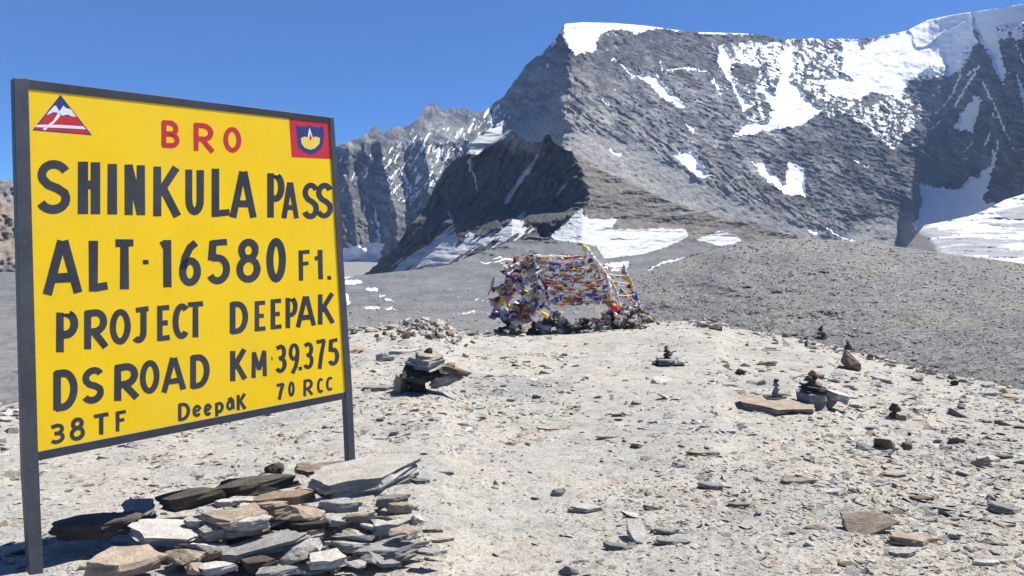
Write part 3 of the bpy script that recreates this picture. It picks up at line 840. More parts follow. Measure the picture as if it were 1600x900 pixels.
def scatter_mesh(name, pos, size, kinds, yaw, tilt, mat, parent=None, label=None):
    """join many small stones into one mesh"""
    Vs, Fs, off = [], [], 0
    for h in range(len(kinds_lib)):
        m = kinds == h
        if not m.any(): continue
        V, Fc = kinds_lib[h]
        P = pos[m]; S = size[m]; a = yaw[m]; tx = tilt[m]
        v = V[None] * S[:, None, :]
        # tilt about x then yaw
        ct, st = np.cos(tx)[:, None], np.sin(tx)[:, None]
        y = v[..., 1] * ct - v[..., 2] * st; z = v[..., 1] * st + v[..., 2] * ct
        ca, sa = np.cos(a)[:, None], np.sin(a)[:, None]
        x = v[..., 0] * ca - y * sa; y2 = v[..., 0] * sa + y * ca
        w_ = np.stack([x, y2, z], -1) + P[:, None, :]
        n = len(P)
        Fs.append((Fc[None] + (np.arange(n) * len(V))[:, None, None] + off).reshape(-1, 3))
        Vs.append(w_.reshape(-1, 3)); off += n * len(V)
    me = mesh_np(name, np.concatenate(Vs), np.concatenate(Fs), smooth=False)
    me.materials.append(mat)
    return me
kinds_lib = [hull_arrays(300 + s, 9, .7) for s in range(10)]

def rough_arrays(seed, slabby=True):
    """the same stones with broken, chipped surfaces for the near pile"""
    from mathutils import noise as mn
    V, Fc = slab_arrays(seed, 12, 2 + seed % 2) if slabby else hull_arrays(seed, 13, .8)
    bm = bmesh.new()
    vs = [bm.verts.new(v) for v in V]
    for f in Fc:
        try: bm.faces.new([vs[i] for i in f])
        except ValueError: pass
    bmesh.ops.recalc_face_normals(bm, faces=bm.faces)
    for it in range(1 if slabby else 2):
        bmesh.ops.subdivide_edges(bm, edges=[e for e in bm.edges if e.calc_length() > .14], cuts=1, use_grid_fill=True)
    bmesh.ops.triangulate(bm, faces=bm.faces)
    bm.normal_update()
    for v in bm.verts:
        p = v.co * 2.6 + Vector((seed * 3.1, 0, 0))
        a = mn.fractal(p, 1.0, 2.0, 3) * .055 + (mn.noise(Vector((p.x * 3, p.y * 3, p.z * 7))) * .030)
        v.co += v.normal * a * Vector((1, 1, 1)).length * .6
    bm.verts.index_update()
    V = np.array([v.co[:] for v in bm.verts]); Fc = np.array([[v.index for v in f.verts] for f in bm.faces]); bm.free()
    lo, hi = V.min(0), V.max(0)
    return (V - (lo + hi) / 2) / (hi - lo), Fc
ROUGH_SLAB = [mesh_np('stone', *rough_arrays(500 + s), smooth=False) for s in range(12)]
ROUGH_HULL = [mesh_np('stone', *rough_arrays(540 + s, False), smooth=False) for s in range(10)]
for me in ROUGH_SLAB + ROUGH_HULL: me.materials.append(M['grey'])

# ---- loose flakes and grit on the plateau (uncountable)
def dens_field(px, py):
    d = .40 + .9 * sst(-.1, .35, fbm(px / 110, py / 28, 3, 250))
    d = d * (.35 + 1.5 * sst(-.1, .3, fbm(px / 38, py / 12, 3, 252)))
    d = d + .9 * sst(1050, 1500, px) * sst(560, 640, py)
    d = d + .7 * sst(-30, 60, polysd(px, py, [(560, 560), (860, 590), (900, 640), (760, 690), (560, 690)], 60))
    d = d + .8 * sst(-30, 60, polysd(px, py, [(930, 760), (1250, 700), (1600, 640), (1600, 880), (1250, 850), (1000, 860)], 60))
    d = d * (1 - .75 * sst(-30, 50, polysd(px, py, [(640, 700), (930, 690), (1000, 740), (900, 790), (900, 900), (680, 900), (640, 800)], 60)))
    d = d * (1 - .5 * sst(-30, 50, polysd(px, py, [(880, 520), (1120, 520), (1100, 620), (860, 660)], 60)))
    return d

def rand_ground(n, smin=.012, smax=.10, seed=1, pw=2.2, near=2.4, far=22):
    r = np.random.default_rng(seed)
    # sample picture-like density: uniform in (azimuth, 1/r) blended with area
    az = np.radians(r.uniform(-50, 50, n * 4)); q = r.uniform(0, 1, n * 4)
    R = 1 / (1 / near + (1 / far - 1 / near) * q ** .8)
    X = R * np.sin(az); Y = R * np.cos(az)
    px = 800 + F * X / Y
    z = G(X, Y)
    py = 450 - F * ((z - CAMZ) / Y - sp / cp) / (1 + (z - CAMZ) / Y * sp / cp)
    keep = r.uniform(0, 2.2, n * 4) < dens_field(px, py)
    rc = np.interp(np.degrees(az), [c[0] for c in CREST], [c[1] for c in CREST])
    keep &= (R < rc + .6)
    X, Y, z, R = X[keep][:n], Y[keep][:n], z[keep][:n], R[keep][:n]
    m = len(X)
    L = smin + (smax - smin) * r.uniform(0, 1, m) ** pw
    return X, Y, z, R, L, m, r

def make_flakes(name, n, smin, smax, pw, mats, seed, near=2.4, thick=(.12, .4)):
    X, Y, z, R, L, m, r = rand_ground(n, smin, smax, seed, pw, near)
    L = L * np.clip(R / 7, .55, 1.7)
    w_ = L * r.uniform(.4, .9, m); t = L * r.uniform(*thick, m)
    pos = np.stack([X, Y, z + t * r.uniform(-.1, .35, m)], -1)
    yaw = r.uniform(0, 6.28, m)
    tilt = r.normal(0.0, .5, m)
    kinds = r.integers(0, 10, m)
    which = r.integers(0, len(mats), m)
    S = np.stack([L, w_, t], -1)
    for i, mt in enumerate(mats):
        k = which == i
        me = scatter_mesh(name, pos[k], S[k], kinds[k], yaw[k], tilt[k], M[mt])
        o = link(name, me, GROUND); tag(o, kind='stuff')
make_flakes('gravel', 34000, .010, .05, 2.0, ['pale', 'grey', 'tan'], 11)
make_flakes('slate_flakes', 15000, .03, .12, 2.4, ['pale', 'grey', 'pale', 'tan'], 12, thick=(.10, .28))

# rubble on the moraine and the valley floor
def rubble(name, parent, x0, x1, y0, y1, crest, depth, n, s0, s1, mats, seed, power=2.5):
    r = np.random.default_rng(seed)
    px = r.uniform(x0, x1, n); py = r.uniform(y0, y1, n)
    k = py > pl(crest, px) + 1.5
    px, py = px[k], py[k]
    # stone positions sit on the surface evaluated without its fine noise
    D = depth(px[None, :], py[None, :], None)[0]
    u, v = uv(px, py)
    L = (s0 + (s1 - s0) * r.uniform(0, 1, len(px)) ** power) * np.clip(D / 60, .5, 2.2)
    pos = np.stack([u * D, D, CAMZ + v * D], -1)
    S = np.stack([L, L * r.uniform(.5, 1, len(L)), L * r.uniform(.35, .8, len(L))], -1)
    which = r.integers(0, len(mats), len(L)); kinds = r.integers(0, 10, len(L)); yaw = r.uniform(0, 6.28, len(L)); tilt = r.normal(0, .3, len(L))
    for i, mt in enumerate(mats):
        q = which == i
        me = scatter_mesh(name, pos[q], S[q], kinds[q], yaw[q], tilt[q], M[mt])
        o = link(name, me, parent); tag(o, kind='stuff')
MORO = bpy.data.objects['moraine']; VALO = bpy.data.objects['valley_floor']
rubble('rubble', MORO, 980, 1640, 376, 625, MOR, mo_depth, 34000, .04, .30, ['pale', 'grey', 'pale', 'tan'], 21, 3.6)
rubble('boulders', VALO, 540, 1100, 400, 530, VAL, va_depth, 5000, .06, .55, ['grey', 'pale'], 22, 4)

# ---- countable stones lying on the plateau: 290 parts of the ground
def crest_stones():
    r = np.random.default_rng(77); n = 1100
    az = np.radians(r.uniform(-38, 38, n)); rc = np.interp(np.degrees(az), [c[0] for c in CREST], [c[1] for c in CREST])
    Rr = rc + r.normal(-.2, .7, n); X = Rr * np.sin(az); Y = Rr * np.cos(az); z = G(X, Y)
    L = (.04 + .20 * r.uniform(0, 1, n) ** 3); S = np.stack([L, L * .8, L * r.uniform(.3, .7, n)], -1)
    kk = r.integers(0, 10, n); w_ = r.integers(0, 4, n); yaw = r.uniform(0, 6.28, n); ti = r.normal(0, .3, n)
    for i, mt in enumerate(['pale', 'grey', 'tan', 'brown']):
        q = w_ == i
        o = link('crest_rubble', scatter_mesh('crest_rubble', np.stack([X, Y, z + L * .1], -1)[q], S[q], kk[q], yaw[q], ti[q], M[mt]), GROUND); tag(o, kind='stuff')
crest_stones()
def big_flakes():
    X, Y, z, R, L, m, r = rand_ground(262, .05, .19, 31, 1.6, 2.9)
    mats = ['pale', 'pale', 'grey', 'pale', 'tan', 'grey', 'pale', 'pale']
    for i in range(m):
        Lm = L[i] * float(np.clip(R[i] / 6, .6, 1.9))
        wd = Lm * r.uniform(.45, .9); t = Lm * r.uniform(.10, .30)
        rot = (float(r.normal(.05, .30)), float(r.normal(0, .22)), float(r.uniform(0, 6.28)))
        if X[i] < -.6 and Y[i] < 5.2 and X[i] > -3.2: continue
        stone_obj('stone', SLAB_ME[i % 16] if i % 3 else HULL_ME[i % 14], mats[i % 8], (X[i], Y[i], z[i] + t * .05), (Lm, wd, t), rot, GROUND)
big_flakes()

def put(px, py_bottom, wpx, hpx, mat, name='stone', parent=None, yaw=0, rx=0, ry=0, frac=.55, seed=0, slab=False, dz=0, depth=None, dep=None):
    """stone whose visible outline is wpx x hpx with its foot at the given picture position"""
    if depth is None:
        g = on_ground(px, py_bottom); Y = g.y
    else:
        Y = depth
    p = at(px, py_bottom, Y)
    s = Y / F
    W = wpx * s; H = hpx * s
    v = -float(uv(px, py_bottom)[1])
    th = H * frac
    d = dep if dep else max(.3 * W, min((H - th) / max(v, .08), 1.1 * W))
    if frac >= .99: th = H
    up = .5 * (th * math.cos(rx) + d * abs(math.sin(rx))) * .62
    yc = p.y + .42 * (d * math.cos(rx) + th * abs(math.sin(rx)))
    xc = p.x * yc / p.y
    mat = {'blue': 'grey', 'dark': 'brown2' if py_bottom < 600 else 'brown', 'brown': 'tan' if slab else 'brown'}.get(mat, mat)
    me = (ROUGH_SLAB[seed % 12] if slab else ROUGH_HULL[seed % 10])
    return stone_obj(name, me, mat, (xc, yc, float(G(xc, yc)) + up + dz * 0), (W, d, th), (rx, ry, yaw), parent)

# ------------------------------------------------------------------ the sign
def vplane():
    A = Vector((float(uv(50, 450)[0]) * 3.50, 3.50, 0)); B = Vector((float(uv(543, 450)[0]) * 4.83, 4.83, 0))
    d = (B - A).normalized(); n = Vector((d.y, -d.x, 0))     # facing the camera side
    return A, d, n
PA, PD, PN = vplane()

def onb(px, py, off=0.0):
    """picture position -> point on the board plane, off metres proud of it"""
    u, v = uv(px, py); u = float(u); v = float(v)
    dr = Vector((u, 1, v)); o = Vector((0, 0, CAMZ))
    A = PA + PN * off
    t = (A - o).dot(PN) / dr.dot(PN)
    return o + dr * t

SIGN_O = Vector((onb(50, 885).x, onb(50, 885).y, 0)); SIGN_O.z = float(G(SIGN_O.x, SIGN_O.y))
SIGN = empty('road_sign', SIGN_O, 'large hand-painted yellow sign board in a black frame on two dark posts', 'sign')
def weathered(m, dust=(.62, .55, .40), amt=.5, scratch=True):
    n = m.node_tree.nodes; l = m.node_tree.links; b = n['Principled BSDF']
    src = b.inputs['Base Color'].links[0].from_socket
    co = N(n, 'ShaderNodeTexCoord').outputs['Object']
    t = noise_node(n, l, co, 1.6, 8, .72, .5)
    f = ramp(n, l, t.outputs[0], [(.42, g3(0)), (.75, g3(amt))])
    c = mixc(n, l, f.outputs[0], src, dust)
    mp = N(n, 'ShaderNodeMapping'); mp.inputs['Scale'].default_value = (1, 1, 9); l.new(co, mp.inputs['Vector'])
    t2 = noise_node(n, l, mp.outputs[0], 14, 9, .8)
    f2 = ramp(n, l, t2.outputs[0], [(.63, g3(0)), (.68, g3(.45))])
    c = mixc(n, l, f2.outputs[0], c, dust)
    l.new(c, b.inputs['Base Color'])
M['yellow'] = flat_mat('yellow_paint', (.96, .62, .012), .5, .05, 3.5, .2, .1)
weathered(M['yellow'], (.80, .60, .12), .25)
M['black'] = flat_mat('black_paint', (.034, .037, .047), .5, .25, 9, .4, .5)
M['steel'] = flat_mat('worn_black_steel', (.048, .053, .068), .5, .22, 7, .45, .4, rust=(.25, .24, .25))
M['red'] = flat_mat('red_paint', (.56, .035, .05), .5, .12, 14)
weathered(M['black'], (.12, .12, .12), .35); weathered(M['steel'], (.13, .13, .14), .5)
M['navy'] = flat_mat('navy_paint', (.035, .05, .19), .5, .12, 14)
M['white'] = flat_mat('white_paint', (.80, .80, .80), .5, .05, 14)
M['lamp'] = flat_mat('pale_yellow_paint', (.86, .66, .12), .5, .06, 14)
M['back'] = flat_mat('grey_sheet_metal', (.35, .35, .36), .45, .1, 5)

def prism(name, quad_px, off0, off1, mat, parent, label=None, bevel=0.0):
    """picture polygon on the board plane, extruded between two offsets"""
    f = [onb(x, y, off1) - SIGN_O for x, y in quad_px]
    b = [p - PN * (off1 - off0) for p in f]
    bm = bmesh.new()
    vf = [bm.verts.new(p) for p in f]; vb = [bm.verts.new(p) for p in b]
    bm.faces.new(vf); bm.faces.new(vb[::-1])
    n = len(f)
    for i in range(n):
        bm.faces.new((vf[i], vb[i], vb[(i + 1) % n], vf[(i + 1) % n]))
    if bevel: bmesh.ops.bevel(bm, geom=list(bm.edges), offset=bevel, segments=1, affect='EDGES')
    bmesh.ops.recalc_face_normals(bm, faces=bm.faces)
    me = bpy.data.meshes.new(name); bm.to_mesh(me); bm.free()
    o = link(name, me, parent, mat)
    if label: o['label'] = label
    return o

prism('panel', [(38, 130), (519, 187), (546, 616), (52, 713)], -.004, 0.0, M['yellow'], SIGN)
prism('panel_back', [(36, 130), (519, 187), (546, 616), (50, 713)], -.010, -.005, M['back'], SIGN)
prism('frame_bar', [(22, 121), (521, 183.5), (522, 193), (24, 137)], -.012, .003, M['black'], SIGN, bevel=.002)
prism('frame_bar', [(55, 706.5), (545, 611), (546, 622), (55, 721)], -.012, .003, M['black'], SIGN, bevel=.002)
# posts: fold of the outer frame running to the ground
prism('post', [(21, 122), (44.5, 122), (59.5, 706), (61.5, 745), (68, 896), (46, 899), (37, 745)], -.045, .006, M['steel'], SIGN, 'broad left post, scuffed near its foot', bevel=.003)
prism('post', [(514.5, 183), (521.8, 183), (550, 604), (557, 752), (546.5, 752), (540.5, 612)], -.045, .006, M['steel'], SIGN, 'slim right post leaning slightly', bevel=.002)

LIFT = [0.0018]
def strip_mesh(bm, pts, w0, w1, closed=False):
    """constant-offset polyline ribbon in picture units"""
    P = [Vector((x, y)) for x, y in pts]
    n = len(P); L = []
    off = LIFT[0]
    for i in range(n):
        if closed: a = P[(i - 1) % n]; c = P[(i + 1) % n]
        else: a = P[max(i - 1, 0)]; c = P[min(i + 1, n - 1)]
        d1 = (P[i] - a); d2 = (c - P[i])
        d1 = d1.normalized() if d1.length > 1e-6 else d2.normalized()
        d2 = d2.normalized() if d2.length > 1e-6 else d1
        t = (d1 + d2)
        t = t.normalized() if t.length > 1e-3 else d1
        nn = Vector((-t.y, t.x))
        k = 1 / max(.55, nn.dot(Vector((-d1.y, d1.x))))
        w_ = (w0 + (w1 - w0) * i / max(1, n - 1)) / 2 * k
        L.append((P[i] + nn * w_, P[i] - nn * w_))
    vs = [(bm.verts.new(onb(a.x, a.y, off) - SIGN_O), bm.verts.new(onb(b.x, b.y, off) - SIGN_O)) for a, b in L]
    m = n if closed else n - 1
    for i in range(m):
        j = (i + 1) % n
        bm.faces.new((vs[i][0], vs[j][0], vs[j][1], vs[i][1]))
    LIFT[0] += .00004

def arc(cx, cy, rx, ry, a0, a1, n=12):
    return [(cx + rx * math.cos(math.radians(a0 + (a1 - a0) * i / n)), cy + ry * math.sin(math.radians(a0 + (a1 - a0) * i / n))) for i in range(n + 1)]

# strokes in a unit box, x right, y down; curves touch the box edges minus half the stroke
def glyph(ch):
    S = []
    if ch == 'A': S = [[(.02, 1), (.47, 0)], [(.53, 0), (.98, 1)], [(.2, .70), (.8, .70)]]
    elif ch == 'B': S = [[(.08, 0), (.08, 1)], [(.0, .05), (.5, .04)] + arc(.5, .27, .36, .22, -90, 90, 8) + [(.1, .49)], [(.1, .5), (.55, .5)] + arc(.52, .72, .42, .23, -90, 90, 8) + [(.0, .95)]]
    elif ch == 'C': S = [arc(.55, .5, .47, .46, -48, -180, 9) + arc(.55, .5, .47, .46, -180, -312, 9)[1:]]
    elif ch == 'D': S = [[(.08, 0), (.08, 1)], [(.0, .06), (.35, .06)] + arc(.38, .5, .54, .44, -90, 90, 12) + [(.0, .94)]]
    elif ch == 'E': S = [[(.1, 0), (.1, 1)], [(.1, .07), (.95, .07)], [(.1, .5), (.82, .5)], [(.1, .93), (1, .93)]]
    elif ch == 'F': S = [[(.1, 0), (.1, 1)], [(.1, .07), (1, .07)], [(.1, .46), (.85, .46)]]
    elif ch == 'H': S = [[(.16, 0), (.16, 1)], [(.84, 0), (.84, 1)], [(.16, .44), (.84, .44)]]
    elif ch == 'I': S = [[(.5, 0), (.5, 1)]]
    elif ch == 'J': S = [[(.15, .06), (1.0, .04)], [(.66, 0), (.66, .72)] + arc(.34, .72, .32, .22, 0, 140, 8)]
    elif ch == 'K': S = [[(.1, 0), (.1, 1)], [(.88, 0), (.16, .56)], [(.32, .42), (.93, 1)]]
    elif ch == 'L': S = [[(.14, 0), (.14, 1)], [(.14, .93), (1, .90)]]
    elif ch == 'M': S = [[(.08, 1), (.10, 0)], [(.10, 0), (.5, .72)], [(.5, .72), (.88, 0)], [(.88, 0), (.93, 1)]]
    elif ch == 'N': S = [[(.15, 1), (.15, 0)], [(.15, .02), (.85, .98)], [(.86, 1), (.86, 0)]]
    elif ch == 'O': S = ['c', arc(.5, .5, .43, .45, 0, 345, 23)]
    elif ch == '0': S = ['c', arc(.5, .5, .40, .45, 0, 345, 23)]
    elif ch == 'P': S = [[(.12, 0), (.12, 1)], [(.0, .06), (.5, .05)] + arc(.48, .31, .42, .26, -90, 90, 10) + [(.12, .57)]]
    elif ch == 'R': S = [[(.10, 0), (.10, 1)], [(.0, .06), (.45, .05)] + arc(.45, .30, .38, .25, -90, 90, 10) + [(.1, .55)], [(.38, .55), (.93, 1)]]
    elif ch == 'S': S = [arc(.52, .27, .40, .22, -25, -190, 10) + [(.16, .36), (.32, .46), (.62, .53), (.84, .62)] + arc(.47, .73, .42, .22, -10, 155, 10)]
    elif ch == 'T': S = [[(.5, 0), (.5, 1)], [(0, .06), (1, .06)]]
    elif ch == 'U': S = [[(.14, 0), (.14, .68)] + arc(.5, .68, .36, .26, 180, 0, 10) + [(.86, 0)]]
    elif ch == '1': S = [[(.68, 0), (.72, 1)], [(.05, .12), (.62, .06)]]
    elif ch == '3': S = [[(.05, .10), (.45, .05)] + arc(.5, .27, .34, .21, -80, 80, 8) + [(.28, .48)], [(.3, .48), (.5, .48)] + arc(.46, .72, .44, .23, -80, 150, 10)]
    elif ch == '5': S = [[(.20, .05), (.92, .03)], [(.26, 0), (.18, .46)], [(.18, .42), (.35, .38)] + arc(.48, .67, .42, .27, -100, 150, 13)]
    elif ch == '6': S = [[(.82, .03), (.5, .14), (.24, .36), (.12, .6)] + arc(.5, .70, .40, .25, 195, -170, 18)]
    elif ch == '7': S = [[(.0, .06), (.95, .04)], [(.86, .03), (.55, .5), (.35, 1)]]
    elif ch == '8': S = ['c', arc(.5, .25, .33, .20, 0, 340, 17), 'c', arc(.5, .71, .42, .25, 0, 340, 19)]
    elif ch == '9': S = ['c', arc(.46, .28, .36, .24, 0, 340, 17), [(.84, .26), (.80, .55), (.62, .8), (.3, 1)]]
    elif ch == 't': S = [[(.62, 0), (.70, 1)], [(.0, .30), (.66, .24)], [(.62, .92), (1, .93)]]
    elif ch == 'f': S = [[(.1, 0), (.14, 1)], [(.1, .07), (1, .05)], [(.1, .46), (.9, .43)]]
    elif ch == 'e': S = [[(.12, .58), (.86, .45)], arc(.5, .52, .40, .42, -12, -320, 16)]
    elif ch == 'p': S = [[(.14, 0), (.20, 1.25)], [(.14, .1), (.5, .06)] + arc(.48, .40, .40, .34, -80, 100, 10) + [(.18, .72)]]
    elif ch == 'a': S = ['c', arc(.42, .6, .34, .34, 0, 340, 15), [(.15, .12), (.55, .03), (.84, .25), (.92, 1)]]
    elif ch == '-': S = [[(0, .5), (1, .5)]]
    elif ch == '.': S = [[(.0, .5), (1, .5)]]
    out = []; closed = False
    for s in S:
        if s == 'c': closed = True; continue
        out.append((s, closed)); closed = False
    return out

def lettering(name, items, mat, parent, jit=.07):
    """items: (char, x0, x1, ytop, ybottom, stroke)"""
    r = random.Random(len(name) + len(items))
    res = []
    for ch, x0, x1, y0, y1, w_ in items:
        bm = bmesh.new(); LIFT[0] = .0006
        xc = (x0 + x1) / 2; yc = (y0 + y1) / 2
        m_ = w_ / 2
        round_ = ch in 'OCSU0689356e3aJ'
        for s, closed in glyph(ch):
            pts = []
            for gx, gy in s:
                X = x0 + m_ * .8 + gx * (x1 - x0 - m_ * 1.6); Y = y0 + gy * (y1 - y0)
                if round_: Y = y0 + m_ * .4 + gy * (y1 - y0 - m_ * .8)
                if ch == '.': X = x0 + gx * (x1 - x0)
                slope = (345 - Y) / (1838 - X)
                Y += slope * (X - xc)
                pts.append((X, Y))
            # add the brush's slight unevenness
            j = w_ * jit
            w_ *= 1.0
            wa = w_ + r.uniform(-j, j); wb = w_ + r.uniform(-j, j)
            vert = abs(s[0][0] - s[-1][0]) < .1 and len(s) == 2
            if len(s) == 2 and not vert and ch not in 'AKNMR7-.': wa *= .86; wb *= .86
            if ch == '.': wa = wb = (y1 - y0)
            if ch == '-': wa = wb = (y1 - y0)
            strip_mesh(bm, pts, wa, wb, closed)
        me = bpy.data.meshes.new(name); bm.normal_update()
        for f in bm.faces:
            if f.normal.dot(PN) < 0: f.normal_flip()
        bm.to_mesh(me); bm.free()
        res.append(link(name, me, parent, mat))
    return res

L1 = [('S', 54, 114, 250, 334, 14), ('H', 119, 160, 253, 334.5, 15.5), ('I', 168, 183, 256, 335, 15), ('N', 192, 229, 257.5, 336, 13), ('K', 237, 285, 261, 338, 12.5), ('U', 287, 321, 263, 337, 11.5),
      ('L', 328, 364, 264, 339, 12.5), ('A', 359, 401, 268, 340, 10.5)]
L1b = [('P', 416, 446, 271, 340, 10.5), ('A', 440, 467, 285, 341, 8), ('S', 471, 500, 285, 342.5, 8.5), ('S', 492, 522, 285.5, 341.5, 8.5)]
L2 = [('A', 67, 129, 376, 459, 14.5), ('L', 136.5, 174, 376, 455, 14.5), ('T', 175, 214, 375, 452, 13.5), ('-', 220.5, 235, 406, 413, 7)]
L2b = [('1', 246, 271, 375, 449, 13), ('6', 278, 316, 375, 447, 11.5), ('5', 320, 362, 374, 445, 11.5), ('8', 367.5, 409, 373, 441, 11), ('0', 415, 448, 372, 441, 10.5)]
L2c = [('f', 465.5, 486.5, 391, 438, 7), ('t', 489, 508, 390.5, 436.5, 7.5), ('.', 511.5, 517.5, 431, 437, 6)]
L3 = [('P', 85.5, 124, 487.5, 549, 12), ('R', 129, 172.5, 485.5, 544, 11.5), ('O', 170.5, 205.5, 483, 538, 10), ('J', 205, 236, 479, 536, 9.5), ('E', 244.5, 269, 477, 532, 9), ('C', 269, 297, 475, 529, 9), ('T', 290, 321, 472, 527, 9)]
L3b = [('D', 358, 389, 472, 520, 9), ('E', 397, 418, 470, 517, 7.5), ('E', 422, 443, 467, 514, 7.5), ('P', 445, 466, 465, 512, 7.5), ('A', 462, 494, 463, 510, 7.5), ('K', 495, 525, 459, 506, 7.5)]
L4 = [('D', 82, 123, 579, 639, 12), ('S', 126, 165, 574, 630, 11), ('R', 176, 221, 570, 624, 11), ('O', 217.5, 250.5, 563, 615, 9.5), ('A', 252, 291, 559, 611, 9), ('D', 296, 329, 555, 605, 9.5)]
L4b = [('K', 358, 388, 547, 594, 8.5), ('M', 392, 418, 549, 589, 6.5), ('-', 422, 428, 557.5, 563, 5.5)]
L4c = [('3', 429, 449, 538, 583, 6.5), ('9', 450, 470, 536, 584, 6), ('.', 466.5, 472, 573, 578.5, 5.5), ('3', 473, 491, 534, 577, 6), ('7', 492, 511, 531, 576, 6), ('5', 511, 531, 529, 572, 6.5)]
L5 = [('3', 77, 103, 662, 693, 6), ('8', 108, 134, 652.5, 688, 6.5), ('T', 144, 172.5, 647, 679, 7), ('F', 180, 199, 642, 673, 6)]
L6 = [('D', 277.5, 298, 630, 656, 5.5), ('e', 300, 316, 632, 651, 5), ('e', 318, 332, 630, 649.5, 5), ('p', 334.5, 351, 629, 648, 5), ('a', 353, 367.5, 621, 641, 4.5), ('K', 369, 386, 616, 640, 5)]
L7 = [('7', 430.5, 446, 600, 624, 5), ('0', 450, 461, 596, 619.5, 4), ('R', 473, 491, 593, 618, 4.5), ('C', 495, 506, 591, 614, 4), ('C', 509, 521, 589, 610.5, 4)]
LB = [('B', 251, 281.5, 190.5, 229.5, 8), ('R', 300, 338, 194.5, 236.5, 8), ('O', 348, 378, 199, 238, 7.5)]
for its in (L1, L1b, L2, L2b, L2c, L3, L3b, L4, L4b, L4c, L5, L6, L7): lettering('letter', its, M['black'], SIGN)
for o in lettering('letter', LB, M['red'], SIGN): o['label'] = 'red painted letter at the top of the board'

def decal(name, pts, mat, parent, z):
    bm = bmesh.new()
    vs = [bm.verts.new(onb(x, y, z) - SIGN_O) for x, y in pts]
    f = bm.faces.new(vs); bm.normal_update()
    if f.normal.dot(PN) < 0: f.normal_flip()
    bmesh.ops.triangulate(bm, faces=bm.faces)
    me = bpy.data.meshes.new(name); bm.to_mesh(me); bm.free()
    return link(name, me, parent, mat)

def z1(pts): return [(0 + x / 5.293, 100 + y / 5.293) for x, y in pts]
def z2(pts): return [(280 + x / 4.5, 150 + y / 4.5) for x, y in pts]
e1 = decal('emblem', z1([(500, 254), (268, 548), (762, 590)]), M['navy'], SIGN, .0004); e1['label'] = 'triangular emblem of snowy peaks over red slopes'
decal('slope', z1([(390, 413), (290, 540), (742, 580), (632, 436), (560, 430), (510, 428), (470, 412)]), M['red'], e1, .0006)
decal('snow_peaks', z1([(383, 418), (452, 342), (468, 350), (492, 392), (524, 344), (548, 366), (585, 372), (632, 437), (590, 432), (560, 418), (515, 428), (495, 410), (470, 402), (440, 398), (410, 414)]), M['white'], e1, .0008)
decal('road_line', z1([(478, 405), (502, 420), (480, 455), (440, 495), (400, 520), (378, 548), (350, 543), (380, 515), (440, 470), (465, 430)]), M['white'], e1, .0010)
decal('road_line', z1([(300, 505), (330, 502), (500, 503), (690, 516), (712, 540), (500, 529), (292, 522)]), M['white'], e1, .0012)
e2 = decal('emblem', z2([(772, 152), (1053, 185), (1068, 443), (791, 430)]), M['red'], SIGN, .0004); e2['label'] = 'square red emblem with a blue shield and oil lamp'
decal('shield', z2([(820, 204), (850, 214), (885, 216), (917, 204), (950, 218), (985, 220), (1008, 212), (1020, 262), (1008, 358), (970, 396), (922, 414), (870, 392), (832, 352), (826, 280)]), M['navy'], e2, .0006)
decal('lamp_bowl', z2([(855, 297), (882, 284), (920, 296), (962, 285), (991, 296), (986, 335), (955, 368), (922, 378), (885, 366), (862, 338)]), M['lamp'], e2, .0008)
decal('flame', z2([(916, 222), (926, 250), (938, 288), (922, 300), (904, 288), (910, 250)]), M['white'], e2, .0010)
decal('wick', z2([(920, 262), (932, 292), (925, 316), (915, 300)]), M['red'], e2, .0012)

# ------------------------------------------------------------------ stone pile at the foot of the sign
pile_o = Vector((-1.35, 4.0, 0)); pile_o.z = float(G(-1.35, 4.0))
PILE = empty('stone_pile', pile_o, 'long heap of split slate slabs stacked at the foot of the yellow sign', 'stone pile')
def pD(x, y): return 3.40 + (897 - y) / 177 * .84
def ps(x0, x1, y0, y1, mat, ry=0, frac=.5, seed=0, slab=True, depth=None, yaw=None, rx=0, dz=0, label=None, name='stone', dep=None):
    if depth: depth = depth - max(0, 880 - y1) * .0011 * (x0 > 230)
    Y = depth or pD((x0 + x1) / 2, y1) + .04
    if mat == 'grey' and seed % 2: mat = 'pale'
    mat = {'rust': 'rustb', 'dark': 'brown2', 'brown': 'tan' if seed % 2 else 'pale', 'blue': 'grey' if seed % 3 else 'pale'}.get(mat, mat); frac = min(.86, frac + .02)
    s = Y / F
    W = (x1 - x0) * s * 1.04; H = (y1 - y0) * s
    k = abs(math.sin(ry)) * W * .8
    H2 = max(H - k, .35 * H)
    th = max(H2 * frac, .02)
    d = dep or min(max((H2 - th) / .38, .25 * W), .9 * W + .08)
    p = at((x0 + x1) / 2, (y0 + y1) / 2, Y)
    p.y += d * .12
    o = stone_obj(name, (ROUGH_SLAB[seed % 12] if slab else ROUGH_HULL[seed % 10]), mat, (p.x, p.y, p.z + dz), (W, d, th), (rx, ry, yaw if yaw is not None else random.uniform(-.12, .12)), PILE)
    if label: o['label'] = label
    return o
